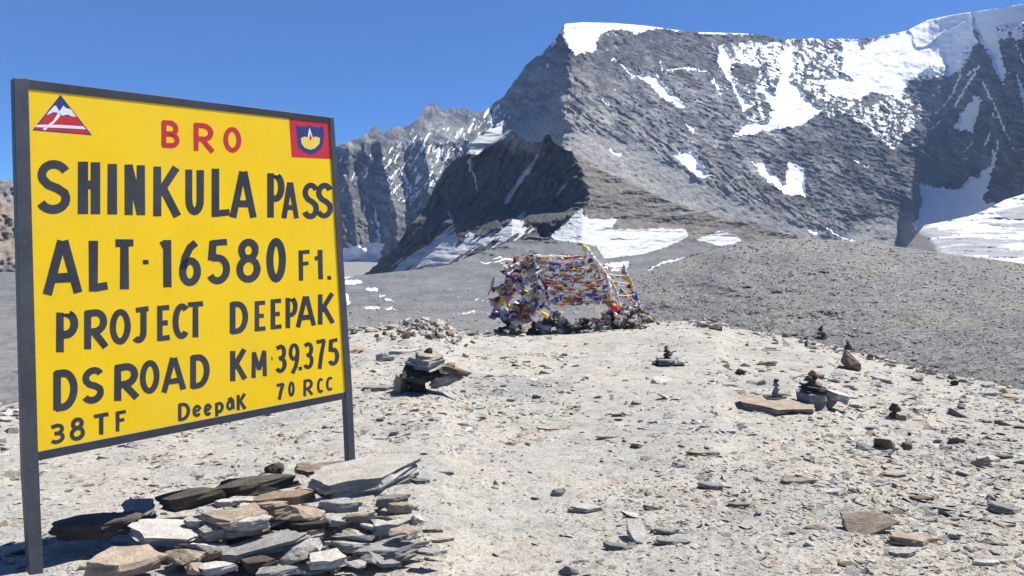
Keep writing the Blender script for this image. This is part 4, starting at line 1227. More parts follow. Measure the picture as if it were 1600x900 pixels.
# (ry positive lowers the right end)
ps(72, 222, 798, 852, 'dark', -.10, .72, 1, depth=3.86, dep=.20)  # brown stone, its slate darkened to carry the board's shadow
ps(188, 244, 780, 816, 'blue', .10, .5, 2, depth=3.98, rx=.5)
ps(238, 352, 757, 804, 'dark', -.16, .75, 3, depth=4.12, dep=.22)  # deep tone includes the shade cast by the board
ps(335, 470, 738, 782, 'dark', -.14, .75, 4, depth=4.36, dep=.22)  # board's shade put into the slate colour here too
ps(412, 442, 720, 744, 'dark', 0, .7, 5, depth=4.62, slab=False)
ps(436, 464, 718, 741, 'blue', 0, .6, 6, depth=4.66, slab=False)
ps(458, 484, 719, 743, 'brown', 0, .7, 7, depth=4.64, slab=False)
ps(458, 548, 716, 754, 'rust', -.10, .35, 8, depth=4.55)
ps(480, 660, 708, 786, 'pale', -.08, .42, 9, depth=4.26, dep=.50, yaw=.18)
ps(560, 655, 722, 768, 'pale', -.02, .4, 11, depth=4.40)
ps(385, 492, 760, 803, 'rust', -.13, .5, 10, depth=4.10)
ps(304, 422, 783, 852, 'tan', -.06, .55, 11, depth=3.84, dep=.28)
ps(420, 509, 780, 828, 'tan', -.08, .62, 12, depth=3.95, slab=False)
ps(345, 424, 800, 838, 'grey', -.1, .6, 13, depth=3.80)
ps(198, 314, 810, 862, 'pale', .14, .36, 14, depth=3.78, dep=.30)
ps(252, 320, 848, 892, 'tan', .08, .6, 15, depth=3.62, slab=False)
ps(143, 256, 858, 902, 'tan', .02, .66, 0, depth=3.52, dep=.26)
ps(314, 350, 852, 884, 'rust', -.4, .6, 1, depth=3.62, slab=False)
ps(318, 488, 828, 886, 'blue', -.20, .45, 2, depth=3.66, dep=.22)
ps(300, 372, 872, 906, 'grey', -.1, .5, 3, depth=3.46)
ps(286, 322, 872, 908, 'tan', .3, .6, 4, depth=3.45, slab=False)
ps(430, 502, 834, 896, 'grey', -.35, .5, 5, depth=3.60, slab=False)
ps(478, 546, 856, 896, 'pale', -.06, .45, 6, depth=3.52)
ps(550, 672, 843, 880, 'blue', -.04, .5, 7, depth=3.66)
ps(515, 588, 826, 856, 'grey', -.12, .6, 8, depth=3.74, slab=False)
ps(578, 658, 800, 850, 'grey', -.06, .7, 9, depth=3.88, dep=.24)
ps(606, 660, 814, 842, 'tan', -.2, .5, 10, depth=3.74, slab=False)
ps(532, 588, 796, 822, 'brown', -.2, .7, 11, depth=3.90)
ps(586, 642, 768, 794, 'grey', -.08, .6, 12, depth=4.05)
ps(602, 646, 782, 806, 'brown', 0, .7, 13, depth=4.00)
ps(638, 668, 800, 824, 'pale', .2, .6, 14, depth=3.90, slab=False)
ps(672, 710, 838, 851, 'tan', -.12, .6, 15, depth=3.78)
ps(496, 566, 776, 806, 'brown', .04, .7, 0, depth=4.02)
ps(452, 530, 806, 842, 'dark', -.1, .7, 1, depth=3.88)
ps(560, 600, 855, 888, 'grey', .1, .5, 2, depth=3.6, slab=False)
ps(372, 436, 862, 905, 'dark', -.1, .6, 3, depth=3.55)
ps(400, 470, 880, 910, 'blue', -.1, .5, 4, depth=3.44)
ps(540, 572, 872, 892, 'pale', .1, .5, 5, depth=3.5, slab=False)
ps(588, 628, 874, 888, 'grey', 0, .5, 6, depth=3.55)
ps(650, 700, 855, 872, 'pale', .05, .4, 7, depth=3.62)
ps(640, 672, 745, 760, 'grey', .05, .5, 8, depth=4.3)
ps(560, 590, 716, 730, 'dark', .05, .6, 9, depth=4.72, slab=False)
ps(585, 605, 714, 726, 'brown', .05, .6, 10, depth=4.8, slab=False)
ps(0, 46, 856, 874, 'dark', -.2, .6, 11, depth=3.74)
ps(3, 22, 868, 884, 'pale', 0, .6, 12, depth=3.62, slab=False)
for i in range(90):      # packing stones inside and between the big ones
    x = random.uniform(300, 640); y = random.uniform(775, 890) if x < 560 else random.uniform(790, 870)
    w_ = random.uniform(34, 74); h_ = w_ * random.uniform(.4, .6)
    ps(x - w_ / 2, x + w_ / 2, y - h_ / 2, y + h_ / 2, random.choice(['grey', 'pale', 'pale', 'tan', 'pale', 'grey']), random.uniform(-.3, .15), .6, i, bool(i % 2), depth=pD(x, y + h_ / 2) + random.uniform(.14, .40), dz=-.02, rx=random.uniform(-.25, .25))

for i in range(70):      # thin splinters wedged into the heap and fallen round it
    x = random.gauss(470, 110); y = random.uniform(790, 893)
    if not 250 < x < 690 or y < pl([(250, 860), (400, 800), (690, 815)], x): continue
    w_ = random.uniform(16, 48); h_ = w_ * random.uniform(.16, .34)
    ps(x - w_ / 2, x + w_ / 2, y - h_ / 2, y + h_ / 2, random.choice(['grey', 'pale', 'pale', 'tan']), random.uniform(-.4, .3), .5, i, True, depth=pD(x, y + h_ / 2) + random.uniform(.10, .26), rx=random.uniform(-.3, .5))

# ------------------------------------------------------------------ cairns and rocks standing on the plateau
def cairn(px, py, label, stones, name='cairn', cat='cairn', group='small cairns on the plateau'):
    g = on_ground(px, py)
    e = empty(name, g, label, cat, group)
    for i, st in enumerate(stones):
        (x0, x1, y0, y1, mat), kw = st[:5], (st[5] if len(st) > 5 else {})
        Y = g.y + kw.get('dy', 0); s = Y / F
        p = at((x0 + x1) / 2, (y0 + y1) / 2, Y)
        W = (x1 - x0) * s; H = (y1 - y0) * s
        stone_obj('stone', (ROUGH_SLAB if kw.get('slab') else ROUGH_HULL)[(i * 5 + int(px)) % 10], mat, p, (W, kw.get('dep', max(W * .75, .06)), H), (kw.get('rx', 0), kw.get('ry', 0), kw.get('yaw', random.uniform(-.3, .3))), e)
    return e

def rock(px, py, wpx, hpx, mat, label, name='rock', cat='rock', **kw):
    o = put(px, py, wpx, hpx, mat, name, None, **kw)
    return tag(o, label, cat)

cairn(1042, 572, 'small cairn of five stones on a flat grey slab right of the prayer flags', [
    (1018, 1072, 565, 575, 'dark', dict(slab=True, dep=.5)), (1024, 1066, 559, 568, 'grey', dict(slab=True, dep=.45)), (1034, 1050, 556, 564, 'dark'), (1036, 1053, 550, 557, 'dark'), (1036, 1047, 545, 551, 'dark'), (1038, 1045, 539, 546, 'brown')])
S1 = on_ground(1212, 650)
slab = tag(put(1214, 651, 124, 32, 'tan', 'rock_slab', None, ry=.03, frac=.45, seed=2, slab=True, dep=.85), 'broad flat tan slab with a small slim cairn on its top', 'rock')
cairn(1214, 632, 'slim little cairn standing on the broad flat slab', [
    (1194, 1232, 619, 627, 'dark', dict(slab=True, dep=.3)), (1206, 1224, 611, 621, 'grey'), (1207, 1219, 604, 613, 'tan'), (1209, 1217, 597, 606, 'grey'), (1207, 1218, 591, 598, 'dark')])
cairn(1272, 636, 'dark stacked cairn with brown top stone on a bluish block beside the broad slab', [
    (1244, 1292, 609, 638, 'blue', dict(slab=True, dep=.45)), (1252, 1298, 603, 613, 'dark', dict(slab=True, ry=.15, dep=.4)), (1258, 1284, 594, 606, 'brown'), (1257, 1280, 586, 596, 'dark'), (1262, 1280, 578, 589, 'rust'),
    (1280, 1308, 618, 640, 'grey', dict(ry=.3)), (1290, 1328, 612, 626, 'pale', dict(slab=True, ry=.25, dep=.3)), (1272, 1300, 632, 642, 'dark')])
cairn(1283, 530, 'pointed dark cairn on the skyline of the plateau, farthest right of the flags', [(1273, 1295, 524, 531, 'dark'), (1276, 1290, 518, 525, 'dark'), (1278, 1286, 508, 519, 'dark')])
cairn(1330, 575, 'triangular brown boulder with a small dark stone perched on its tip', [
    (1315, 1349, 545, 576, 'brown', dict(dep=.35)), (1319, 1331, 537, 547, 'dark'), (1322, 1329, 531, 539, 'dark')], 'cairn', 'cairn')
cairn(1491, 602, 'squat dark cairn at the right edge of the plateau crest', [(1484, 1497, 593, 602, 'dark'), (1482, 1495, 585, 594, 'dark')])
cairn(1397, 656, 'dark round stone balanced on small rubble right of the slab cairns', [
    (1388, 1402, 643, 656, 'dark'), (1387, 1407, 629, 645, 'dark'), (1396, 1424, 646, 656, 'tan', dict(slab=True)), (1382, 1396, 650, 656, 'grey')])
cairn(1260, 542, 'tiny cairn of two stones just below the skyline right of centre', [(1257, 1264, 536, 542, 'dark'), (1258, 1263, 531, 537, 'rust')])
rock(1282, 542, 12, 6, 'rust', 'small rust-coloured stone beside the tiny two-stone cairn', seed=3)
for i, (x, y, w_, h_, l) in enumerate([(1164, 573, 16, 9, 'low dark rock at the right end of the smooth patch, first of the dark row'), (1199, 572, 34, 11, 'longest low dark rock in the dark row above the slab cairns'),
                          (1157, 587, 20, 14, 'steep little dark rock in front of the dark row'), (1134, 575, 12, 7, 'small dark stone left of the dark row'), (1191, 582, 12, 6, 'smallest dark stone right of the steep dark rock')]):
    rock(x, y, w_, h_, 'dark', l, seed=i + 2, frac=.7)
rock(1098, 512, 26, 13, 'pale', 'pale rounded rock on the skyline right of the prayer flags', seed=4, frac=.8)
rock(1118, 516, 22, 13, 'dark', 'jagged dark rock beside the pale one on the skyline', seed=5, frac=.8)
rock(1156, 514, 15, 7, 'dark', 'low dark stone on the skyline right of the jagged rock', seed=6)
rock(1212, 538, 12, 8, 'dark', 'single dark stone under the skyline between two cairns', seed=7)
# standing stones
rock(1380, 704, 30, 25, 'brown', 'upright grey-brown stone with a slanting right side', seed=8, frac=.98, dep=.16, ry=.06)
rock(1417, 704, 18, 16, 'brown', 'small round brown stone right of the upright stone', seed=9, frac=.98)
rock(1352, 706, 34, 20, 'grey', 'low rounded grey stone left of the upright stone', seed=10, frac=.8)
rock(1493, 694, 28, 15, 'brown', 'wedge-shaped brown stone lying far right of the upright stone', seed=11, frac=.8)
rock(1567, 718, 32, 11, 'dark', 'flat dark slab near the right edge of the picture', seed=3, slab=True)
# foreground right
rock(1362, 836, 98, 38, 'tan', 'large olive-tan slab tilted up towards the viewer, in shade', 'rock_slab', seed=4, slab=True, frac=.3, rx=.95, dz=.02, dep=.16)
rock(1428, 858, 92, 28, 'tan', 'long low tan slab lying right of the tilted slab', 'rock_slab', seed=7, slab=True, frac=.5, ry=.12)
rock(1410, 872, 50, 18, 'pale', 'pale broken block in front of the long low slab', seed=9, slab=True)
rock(1545, 855, 30, 16, 'tan', 'small tan block at the end of the long low slab', seed=2)
rock(1570, 806, 60, 26, 'blue', 'pair-sized bluish slab propped at the right edge', 'rock_slab', seed=12, slab=True, ry=.22, frac=.5)
rock(1325, 891, 34, 15, 'brown', 'dark brown stone at the lower edge right of centre', seed=6, frac=.8)
rock(1540, 888, 46, 15, 'pale', 'flat pale stone at the lower right', seed=13, slab=True)
rock(1275, 832, 36, 14, 'tan', 'wedge of tan stone left of the tilted slab', seed=5)
rock(993, 853, 30, 50, 'pale', 'white slab leaning back among grey shards', 'rock_slab', seed=1, slab=True, frac=.22, rx=.42, ry=.1, yaw=.15, dep=.20)
rock(965, 862, 50, 16, 'grey', 'grey flat shard left of the white slab', seed=6, slab=True, ry=.15)
rock(1050, 855, 62, 12, 'grey', 'long grey shard right of the white slab', seed=10, slab=True, ry=.05)
rock(1040, 838, 44, 20, 'blue', 'bluish block behind the long grey shard', seed=11, slab=True)
rock(915, 806, 62, 20, 'pale', 'pale flat slab with a dark front edge in the middle foreground', 'rock_slab', seed=5, slab=True, frac=.5)
rock(872, 776, 26, 18, 'grey', 'pointed grey stone behind the pale flat slab', seed=7, frac=.8)
rock(836, 781, 15, 8, 'dark', 'small dark pebble left of the pointed grey stone', seed=8)
rock(888, 900, 34, 22, 'grey', 'pointed stone at the lower edge of the picture', seed=2, frac=.8)
rock(908, 882, 26, 14, 'pale', 'pale rounded stone behind the pointed stone at the lower edge', seed=3)
rock(698, 744, 26, 8, 'grey', 'small flat brick-like stone behind the right end of the stone pile', seed=14, slab=True, frac=.7)
rock(865, 673, 58, 7, 'brown', 'long thin reddish-brown sliver lying in mid ground', seed=15, slab=True, frac=.7)
rock(950, 686, 40, 9, 'brown', 'low dark brown ledge right of the reddish sliver', seed=13, slab=True)
rock(798, 696, 18, 10, 'dark', 'small dark lump in front of the reddish sliver', seed=12)
rock(1110, 768, 44, 16, 'grey', 'grey slab with dark left edge in the right mid ground', seed=1, slab=True, ry=.1)
rock(1155, 793, 40, 12, 'brown', 'brown flat stone below the grey slab with dark edge', seed=2, slab=True)
rock(1098, 712, 56, 12, 'tan', 'tan broken shard cluster stone left of centre right', seed=3, slab=True)
rock(1250, 760, 60, 14, 'tan', 'pale tan ledge stone in the right mid ground', seed=4, slab=True)
rock(1395, 748, 46, 12, 'tan', 'flat tan stone below the upright stone', seed=5, slab=True)
rock(1440, 786, 40, 14, 'dark', 'dark shard above the long low slab', seed=6, slab=True)

# mushroom cairn left of centre
cairn(665, 612, 'mushroom-shaped cairn, a thick brown capstone on a dark leaning block', [
    (634, 668, 582, 614, 'dark', dict(slab=True, dep=.35, ry=-.12)), (632, 700, 564, 592, 'dark', dict(dep=.7)), (632, 698, 555, 574, 'grey', dict(slab=True, dep=.75, ry=-.05)),
    (650, 693, 551, 563, 'tan', dict(slab=True, dep=.5, ry=.12)), (662, 676, 543, 556, 'dark'), (649, 657, 549, 558, 'brown'), (668, 720, 585, 602, 'pale', dict(slab=True, ry=-.3, dep=.2)),
    (692, 738, 575, 585, 'brown', dict(slab=True, ry=.30, dep=.15)), (614, 640, 583, 614, 'tan', dict(slab=True, ry=.1, dep=.4)), (700, 726, 578, 594, 'grey'), (690, 712, 566, 578, 'rust'),
    (632, 664, 608, 617, 'grey', dict(slab=True))], name='cairn', group=None)
rock(590, 612, 56, 14, 'grey', 'long grey ledge left of the mushroom cairn beside the right post', seed=10, slab=True, frac=.6)
rock(603, 564, 34, 22, 'pale', 'pale block with a flat top left above the mushroom cairn', seed=11, frac=.7)
rock(630, 553, 46, 10, 'pale', 'white thin slab behind the mushroom cairn', 'rock_slab', seed=12, slab=True)
rock(556, 553, 22, 14, 'rust', 'rust-brown stone right beside the sign post', seed=13)

# rubble heap at the plateau crest left of the flags
hg = on_ground(668, 530)
HEAP = empty('rubble_heap', hg, 'low heap of pale rubble on the crest left of the prayer flags', 'rubble heap')
for i in range(120):
    x = random.gauss(668, 34) if i % 4 else random.uniform(560, 740)
    if not 556 < x < 745: continue
    c_ = float(crest_py(x)); y = random.uniform(c_ + 1.5, c_ + 26)
    g = on_ground(x, y); s = g.y / F
    w_ = random.uniform(6, 17)
    lift = random.uniform(.1, .45) if 620 < x < 722 and y < c_ + 15 else .15
    stone_obj('stone', ROUGH_HULL[i % 10], random.choice(['pale', 'pale', 'brown', 'brown2', 'grey', 'tan']), g + Vector((0, 0, w_ * s * lift)), (w_ * s, w_ * s * .8, w_ * s * random.uniform(.4, .8)), (random.uniform(-.3, .3), random.uniform(-.3, .3), random.uniform(0, 6)), HEAP)

# ------------------------------------------------------------------ prayer flag shrine
def cloth_mat(name, col):
    m = flat_mat(name, col, .9, .18, 25, .1)
    return m
FL = {}
for nme, c in dict(blue=(.05, .10, .40), white=(.80, .78, .74), red=(.62, .045, .05), green=(.06, .15, .08), yellow=(.66, .50, .09), orange=(.58, .15, .05), pink=(.50, .22, .24), faded=(.42, .40, .38), maroon=(.22, .05, .07), brown=(.20, .12, .07)).items():
    FL[nme] = cloth_mat(nme + '_cloth', c)
SEQ = ['blue', 'white', 'red', 'yellow', 'white', 'orange', 'yellow', 'pink', 'red', 'green', 'white', 'orange']
SD = on_ground(880, 521).y
print('SD', SD)
def sat(px, py, dy=0.0): return at(px, py, SD + dy)

def flag_mesh(seed):
    r = random.Random(seed)
    nx, ny = 5, 4
    V = []
    a, b, c = r.uniform(0, 6), r.uniform(0, 6), r.uniform(.5, 1.0)
    twist = r.uniform(-.9, .9)
    for j in range(ny):
        for i in range(nx):
            x = i / (nx - 1) - .5; z = -j / (ny - 1)
            y = .16 * math.sin(x * 7 + a + z * 2) * (-z) * 1.5 + .10 * math.sin(x * 11 + b) + twist * z * x
            V.append((x - .25 * (-z) * c, y + .25 * (-z) * r.uniform(.6, 1), z * (1 - .25 * abs(math.sin(x * 5 + b)))))
    Fc = [(j * nx + i, j * nx + i + 1, (j + 1) * nx + i + 1, (j + 1) * nx + i) for j in range(ny - 1) for i in range(nx - 1)]
    return mesh_np('flag', np.array(V), np.array(Fc), smooth=True)
FLAGS = [flag_mesh(s) for s in range(12)]
for f in FLAGS: f.materials.append(FL['white'])
M['rope'] = flat_mat('cotton_rope', (.70, .67, .60), .9)

def tube_mesh(name, pts, rad, nseg=6, jit=0.0):
    V, Fc = [], []
    n = len(pts)
    for i, p in enumerate(pts):
        t = (pts[min(i + 1, n - 1)] - pts[max(i - 1, 0)]).normalized()
        a = t.cross(Vector((0, 0, 1))); a = a.normalized() if a.length > .05 else Vector((1, 0, 0))
        b = t.cross(a)
        for k in range(nseg):
            an = 2 * math.pi * k / nseg
            r_ = (rad[i] if isinstance(rad, list) else rad) * (1 + random.uniform(-jit, jit))
            V.append((p + a * math.cos(an) * r_ + b * math.sin(an) * r_)[:])
    for i in range(n - 1):
        for k in range(nseg):
            q = (k + 1) % nseg
            Fc.append((i * nseg + k, i * nseg + q, (i + 1) * nseg + q, (i + 1) * nseg + k))
    return mesh_np(name, np.array(V), np.array(Fc), smooth=True)

def flag_string(A, B, sag, n, label, size=.12, bunch=.6, seed=0, start=0):
    r = random.Random(seed * 13 + 5)
    n = int(n * (1.35 if seed < 60 else 1.8))
    o = empty('prayer_flag_string', A, label, 'prayer flags', 'strings of prayer flags on the shrine')
    A = A + Vector((r.uniform(-.04, .04), 0, r.uniform(-.05, .05))); B = B + Vector((r.uniform(-.04, .04), 0, r.uniform(-.05, .05))); sag *= r.uniform(.6, 2.4)
    o.location = A
    def pt(t): 
        p = A.lerp(B, t); p.z -= sag * 4 * t * (1 - t); return p
    pts = [pt(i / 14) - A for i in range(15)]
    link('rope', tube_mesh('rope', pts, .011, 5), o, M['rope'])
    d = (B - A); yaw = math.atan2(d.y, d.x)
    seq = SEQ if seed < 60 else ['faded', 'white', 'orange', 'white', 'faded', 'maroon', 'white', 'brown', 'pink', 'blue', 'faded', 'yellow']
    for i in range(n):
        t = (i + .5 + r.uniform(-.25, .25)) / n
        p = pt(t) - A
        t2 = min(1, t + .02); sl = (pt(t2) - pt(max(0, t - .02)))
        pitch = -math.atan2(sl.z, math.hypot(sl.x, sl.y))
        f = bpy.data.objects.new('flag', r.choice(FLAGS)); COL.objects.link(f); f.parent = o
        f.location = p
        f.rotation_euler = (r.uniform(-.9, 1.2), pitch + r.uniform(-.45, .35), yaw + r.uniform(-.5, .5))
        s = size * r.uniform(.7, 1.4)
        f.scale = (s * 1.25, s, s * r.uniform(bunch * .7, bunch * 1.4))
        f.material_slots[0].link = 'OBJECT'; f.material_slots[0].material = FL[seq[(i + start) % len(seq)]] if r.random() < .6 else FL[r.choice(seq)]
    return o

# frame of poles wrapped in cloth
fg = sat(900, 520); fg.z = float(G(fg.x, fg.y))
FRAME = empty('pole_frame', fg, 'leaning frame of cloth-wrapped poles carrying the prayer flags', 'pole frame')
def pole(pts, rad, mat, wraps, seed, label=None, jit=.35):
    r = random.Random(seed)
    P = [Vector(p) for p in pts]
    path = []
    for a, b in zip(P[:-1], P[1:]):
        for k in range(6): path.append(a.lerp(b, k / 6) - fg)
    path.append(P[-1] - fg)
    random.seed(seed)
    o = link('pole', tube_mesh('pole', path, rad, 7, .1), FRAME, mat)
    if label: o['label'] = label
    # cloth scarves knotted round the pole: twisted tubes along it
    n = len(path)
    for w_ in range(wraps):
        i0 = int(r.uniform(0, n - 4)); ln = r.choice([2, 3, 4, 5])
        seg = []
        rads = []
        for k in range(ln * 2 + 1):
            q = min(n - 1.001, i0 + k / 2); a = int(q)
            c = path[a].lerp(path[min(a + 1, n - 1)], q - a)
            seg.append(c + Vector((r.uniform(-.03, .03), r.uniform(-.03, .03), 0)))
            rads.append(rad * r.uniform(1.3, 2.4) * (.5 if k in (0, ln * 2) else 1))
        s_ = link('scarf', tube_mesh('scarf', seg, rads, 7, jit), o, FL[r.choice(['white', 'white', 'faded', 'yellow', 'white', 'blue', 'faded', 'pink'])])
pole([sat(832, 398), sat(845, 432), sat(854, 468), sat(863, 500)], .022, M['rope'], 9, 1)
pole([sat(911, 382, .2), sat(930, 406, .1), sat(948, 430), sat(957, 470), sat(962, 495)], .024, M['rope'], 12, 2)
pole([sat(974, 413, 1.2), sat(985, 440, 1.2), sat(997, 470, 1.2), sat(1004, 490, 1.2)], .018, M['rope'], 7, 3)
pole([sat(800, 408, 1.1), sat(796, 450, 1.1), sat(790, 505, 1.1)], .02, M['rope'], 8, 4)
pole([sat(832, 399), sat(872, 400, .1), sat(912, 405, .2)], .014, M['rope'], 5, 5)
pole([sat(912, 384, .2), sat(960, 445, .2), sat(975, 500, .2)], .014, M['rope'], 5, 6)
# the tuft on top of the tall pole
for k, (x, y, c, s) in enumerate([(914, 388, 'yellow', 9), (917, 396, 'white', 11), (922, 408, 'blue', 9), (928, 404, 'yellow', 6), (916, 402, 'white', 10), (910, 412, 'faded', 9)]):
    f = link('knot', mesh_np('knot', HULLS[k][0] * s * SD / F, HULLS[k][1], smooth=True), FRAME, FL[c]); f.location = sat(x, y, .2 - .05) - fg

names = [((834, 402), (912, 401), .02, 'topmost string of prayer flags between the two wrapped poles', 18), ((834, 406), (914, 409), .03, 'second prayer flag string from the top, red and white', 18),
         ((838, 412), (918, 412), .08, 'third prayer flag string from the top between the poles', 18), ((840, 418), (946, 418), .04, 'yellow-leading prayer flag string below the third', 20),
         ((843, 426), (940, 424), .07, 'sagging prayer flag string in the upper middle of the frame', 18), ((846, 433), (948, 432), .05, 'prayer flag string halfway up the frame, blue and red', 18),
         ((848, 441), (950, 444), .02, 'prayer flag string just below the middle of the frame', 19), ((849, 446), (952, 452), .02, 'red and white prayer flag string of the lower bundle, top one', 20),
         ((851, 452), (955, 456), .02, 'dense yellow and green prayer flag string of the lower bundle', 20), ((852, 457), (956, 459), .015, 'prayer flag string in the middle of the lower bundle', 20),
         ((854, 463), (956, 462), .02, 'prayer flag string low in the lower bundle, blue patches', 20), ((856, 468), (958, 466), .02, 'lowest but one prayer flag string above the stones', 19),
         ((858, 473), (958, 471), .025, 'lowest prayer flag string, yellow and orange, above the stones', 18)]
for i, (a, b, sg, lb, n) in enumerate(names):
    flag_string(sat(*a, .02 * (i % 3)), sat(*b, .03 + .02 * (i % 2)), sg, n, lb, .12, .60, i, i * 2)
backs = [((930, 410, .2), (976, 422, 1.2), 'short string of flags from the tall pole to the far right pole, upper'), ((946, 424, .1), (979, 428, 1.2), 'short string of pink and white flags between the right poles'),
         ((950, 438, .1), (984, 440, 1.2), 'short string of flags between the right poles at mid height'), ((956, 457, .1), (994, 458, 1.2), 'lowest short string of red flags between the right poles')]
for i, (a, b, lb) in enumerate(backs):
    flag_string(sat(*a), sat(*b), .03, 8, lb, .10, .45, 40 + i, i * 3)
more = [((914, 390, .2), (1004, 482, 1.2), 'long string of flags slanting from the tall pole tip to the far right foot'), ((930, 406, .2), (962, 492, .1), 'flags gathered down the lower half of the tall pole'),
        ((976, 416, 1.2), (1008, 492, 1.2), 'flags gathered down the far right pole'), ((960, 470, .2), (1003, 484, 1.1), 'faded string of flags just above the right stone mounds'),
        ((802, 410, 1.1), (972, 416, 1.3), 'rear top string of flags crossing behind the frame'), ((798, 424, 1.1), (980, 430, 1.3), 'rear second string of flags crossing behind the frame'),
        ((797, 440, 1.1), (986, 446, 1.3), 'rear middle string of flags crossing behind the frame'), ((795, 456, 1.1), (992, 458, 1.3), 'rear string of flags crossing behind the lower bundle'),
        ((835, 402, .05), (957, 466, .1), 'string of flags running diagonally down across the frame'), ((852, 462, .05), (935, 410, .2), 'string of flags running diagonally up across the frame'),
        ((832, 400, .05), (862, 492, -.05), 'flags gathered down the left wrapped pole')]
for i, (a, b, lb) in enumerate(more):
    flag_string(sat(*a), sat(*b), .05, 14, lb, .13, .7, 60 + i if i in (1, 2, 3, 10) else 20 + i, i * 3)
lefts = [((832, 399, 0), (785, 412, .9), 'string of orange and blue flags at the top of the left bundle'), ((834, 404, 0), (790, 425, .9), 'second string in the left bundle of flags, orange and white'), ((838, 412, 0), (772, 448, .9), 'string slanting down left through the middle of the left bundle'),
         ((842, 424, 0), (768, 468, .8), 'faded string slanting down left below the middle of the left bundle'), ((846, 436, 0), (772, 488, .7), 'long faded string running down left to the dark mound'), ((849, 448, 0), (786, 494, .6), 'string of maroon and faded flags low in the left bundle'),
         ((852, 458, 0), (800, 500, .5), 'lowest string of faded flags in the left bundle'), ((800, 408, 1.1), (766, 492, .8), 'outer string of white flags hanging on the far left'), ((806, 406, 1.1), (850, 448, 0), 'inner cross string of flags in the left bundle'),
         ((797, 430, 1.1), (852, 470, 0), 'low cross string of brown and grey flags in the left bundle')]
for i, (a, b, lb) in enumerate(lefts):
    flag_string(sat(*a), sat(*b), .06, 17, lb, .17, 1.0, 60 + i, i * 4)
# white scarf streaming left
def scarf(pts, rads, label, mat):
    P = [sat(*p) for p in pts]
    me = tube_mesh('scarf', [p - P[0] for p in P], rads, 8, .25)
    o = link('scarf', me, None, mat); o.location = P[0]
    return tag(o, label, 'scarf', 'scarves streaming from the shrine')
scarf([(800, 408, .8), (790, 406, .7), (778, 410, .6), (766, 411, .5), (758, 413, .4), (750, 409, .3)], [.05, .06, .035, .02, .03, .01], 'white scarf streaming out to the far left in the wind', FL['white'])
scarf([(786, 406, .7), (782, 402, .7), (776, 404, .6), (770, 405, .5)], [.03, .035, .02, .01], 'short white scarf end above the long streaming one', FL['white'])
scarf([(848, 420, -.1), (838, 428, -.1), (842, 440, -.1), (850, 452, -.1)], [.03, .05, .055, .03], 'thick white scarf tied halfway up the left wrapped pole', FL['white'])
scarf([(771, 434, .8), (770, 440, .8), (768, 448, .8), (762, 462, .8)], [.03, .05, .03, .015], 'pale scarf hanging on the outer left side of the flags', FL['faded'])
scarf([(944, 418, .3), (934, 426, .3), (932, 438, .3), (938, 446, .3)], [.03, .05, .05, .03], 'grey-white scarf drooping left of the tall pole', FL['faded'])

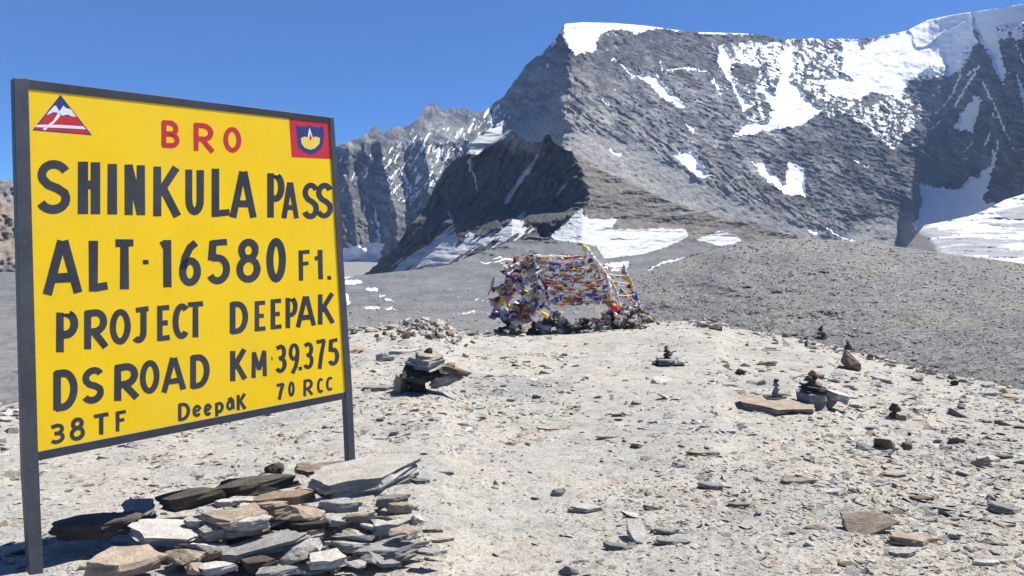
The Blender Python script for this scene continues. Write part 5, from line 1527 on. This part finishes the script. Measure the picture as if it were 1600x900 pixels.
def mound(cx, w_, y0, y1, n, label, dy, dark, seed, shape):
    r = random.Random(seed)
    g = sat(cx, y1, dy)
    e = empty('rock_mound', g, label, 'rock mound', 'stone mounds holding the flag poles')
    for i in range(n):
        x = cx + r.uniform(-.5, .5) * w_
        top = pl(shape, x)
        y = top + (y1 - top) * r.random() ** .8
        s = SD / F; q = r.uniform(7, 17)
        mt = r.choice(['dark', 'dark', 'dark', 'brown', 'grey'] if r.random() < dark else ['pale', 'grey', 'tan'])
        p = sat(x, y, dy + (y1 - y) * .012 + r.uniform(-.1, .15))
        stone_obj('stone', HULL_ME[r.randrange(14)], mt, p, (q * s, q * s * .8, q * s * r.uniform(.5, .9)), (r.uniform(-.4, .4), r.uniform(-.4, .4), r.uniform(0, 6)), e)
    return e
mound(866, 78, 488, 527, 95, 'big dark stone mound at the foot of the left wrapped pole', -.2, .75, 1, [(827, 515), (838, 498), (858, 488), (880, 492), (895, 505), (905, 524)])
mound(797, 40, 494, 520, 36, 'small dark stone mound at the far left under the flags', .6, .9, 2, [(777, 518), (788, 500), (805, 494), (817, 510)])
mound(967, 66, 474, 516, 90, 'stone mound at the foot of the tall wrapped pole', -.1, .75, 3, [(934, 512), (942, 490), (955, 478), (975, 476), (990, 490), (1000, 512)])
mound(1004, 34, 480, 502, 30, 'pale stone mound at the foot of the far right pole', .9, .45, 4, [(987, 484), (1000, 480), (1010, 488), (1021, 499)])
mound(919, 40, 494, 512, 26, 'dark stones filling the dark gap between the two pole mounds', .5, .95, 5, [(899, 500), (920, 496), (940, 498)])  # dark gap between the mounds, filled in with mostly dark stones
rk = scarf([(955, 478, -.35), (961, 481, -.35), (965, 486, -.35)], [.05, .085, .05], 'bright red cloth knot on the right stone mound', FL['red'])
scarf([(920, 500, .1), (930, 502, .1), (938, 500, .1)], [.03, .05, .03], 'pinkish white cloth lying in the gap between the mounds', FL['pink'])
scarf([(812, 500, .2), (822, 503, .2), (832, 500, .2)], [.04, .06, .04], 'pink cloth lying left of the big dark mound', FL['pink'])
scarf([(846, 488, -.4), (852, 492, -.4), (855, 498, -.4)], [.03, .05, .02], 'pale yellow cloth knot on the big dark mound', FL['yellow'])

# ------------------------------------------------------------------ thin mountain haze
def build_haze():
    bm = bmesh.new(); bmesh.ops.create_cube(bm, size=1)
    for v in bm.verts: v.co = Vector((v.co.x * 6600, v.co.y * 6600, (v.co.z + .5) * 1500 - 75))
    me = bpy.data.meshes.new('haze'); bm.to_mesh(me); bm.free()
    m = bpy.data.materials.new('haze_air'); m.use_nodes = True
    n = m.node_tree.nodes; n.clear()
    o = n.new('ShaderNodeOutputMaterial'); v = n.new('ShaderNodeVolumePrincipled')
    v.inputs['Color'].default_value = (.40, .60, 1, 1); v.inputs['Density'].default_value = 6.5e-5
    m.node_tree.links.new(v.outputs[0], o.inputs['Volume'])
    tag(link('haze', me, None, m), kind='stuff')
build_haze()
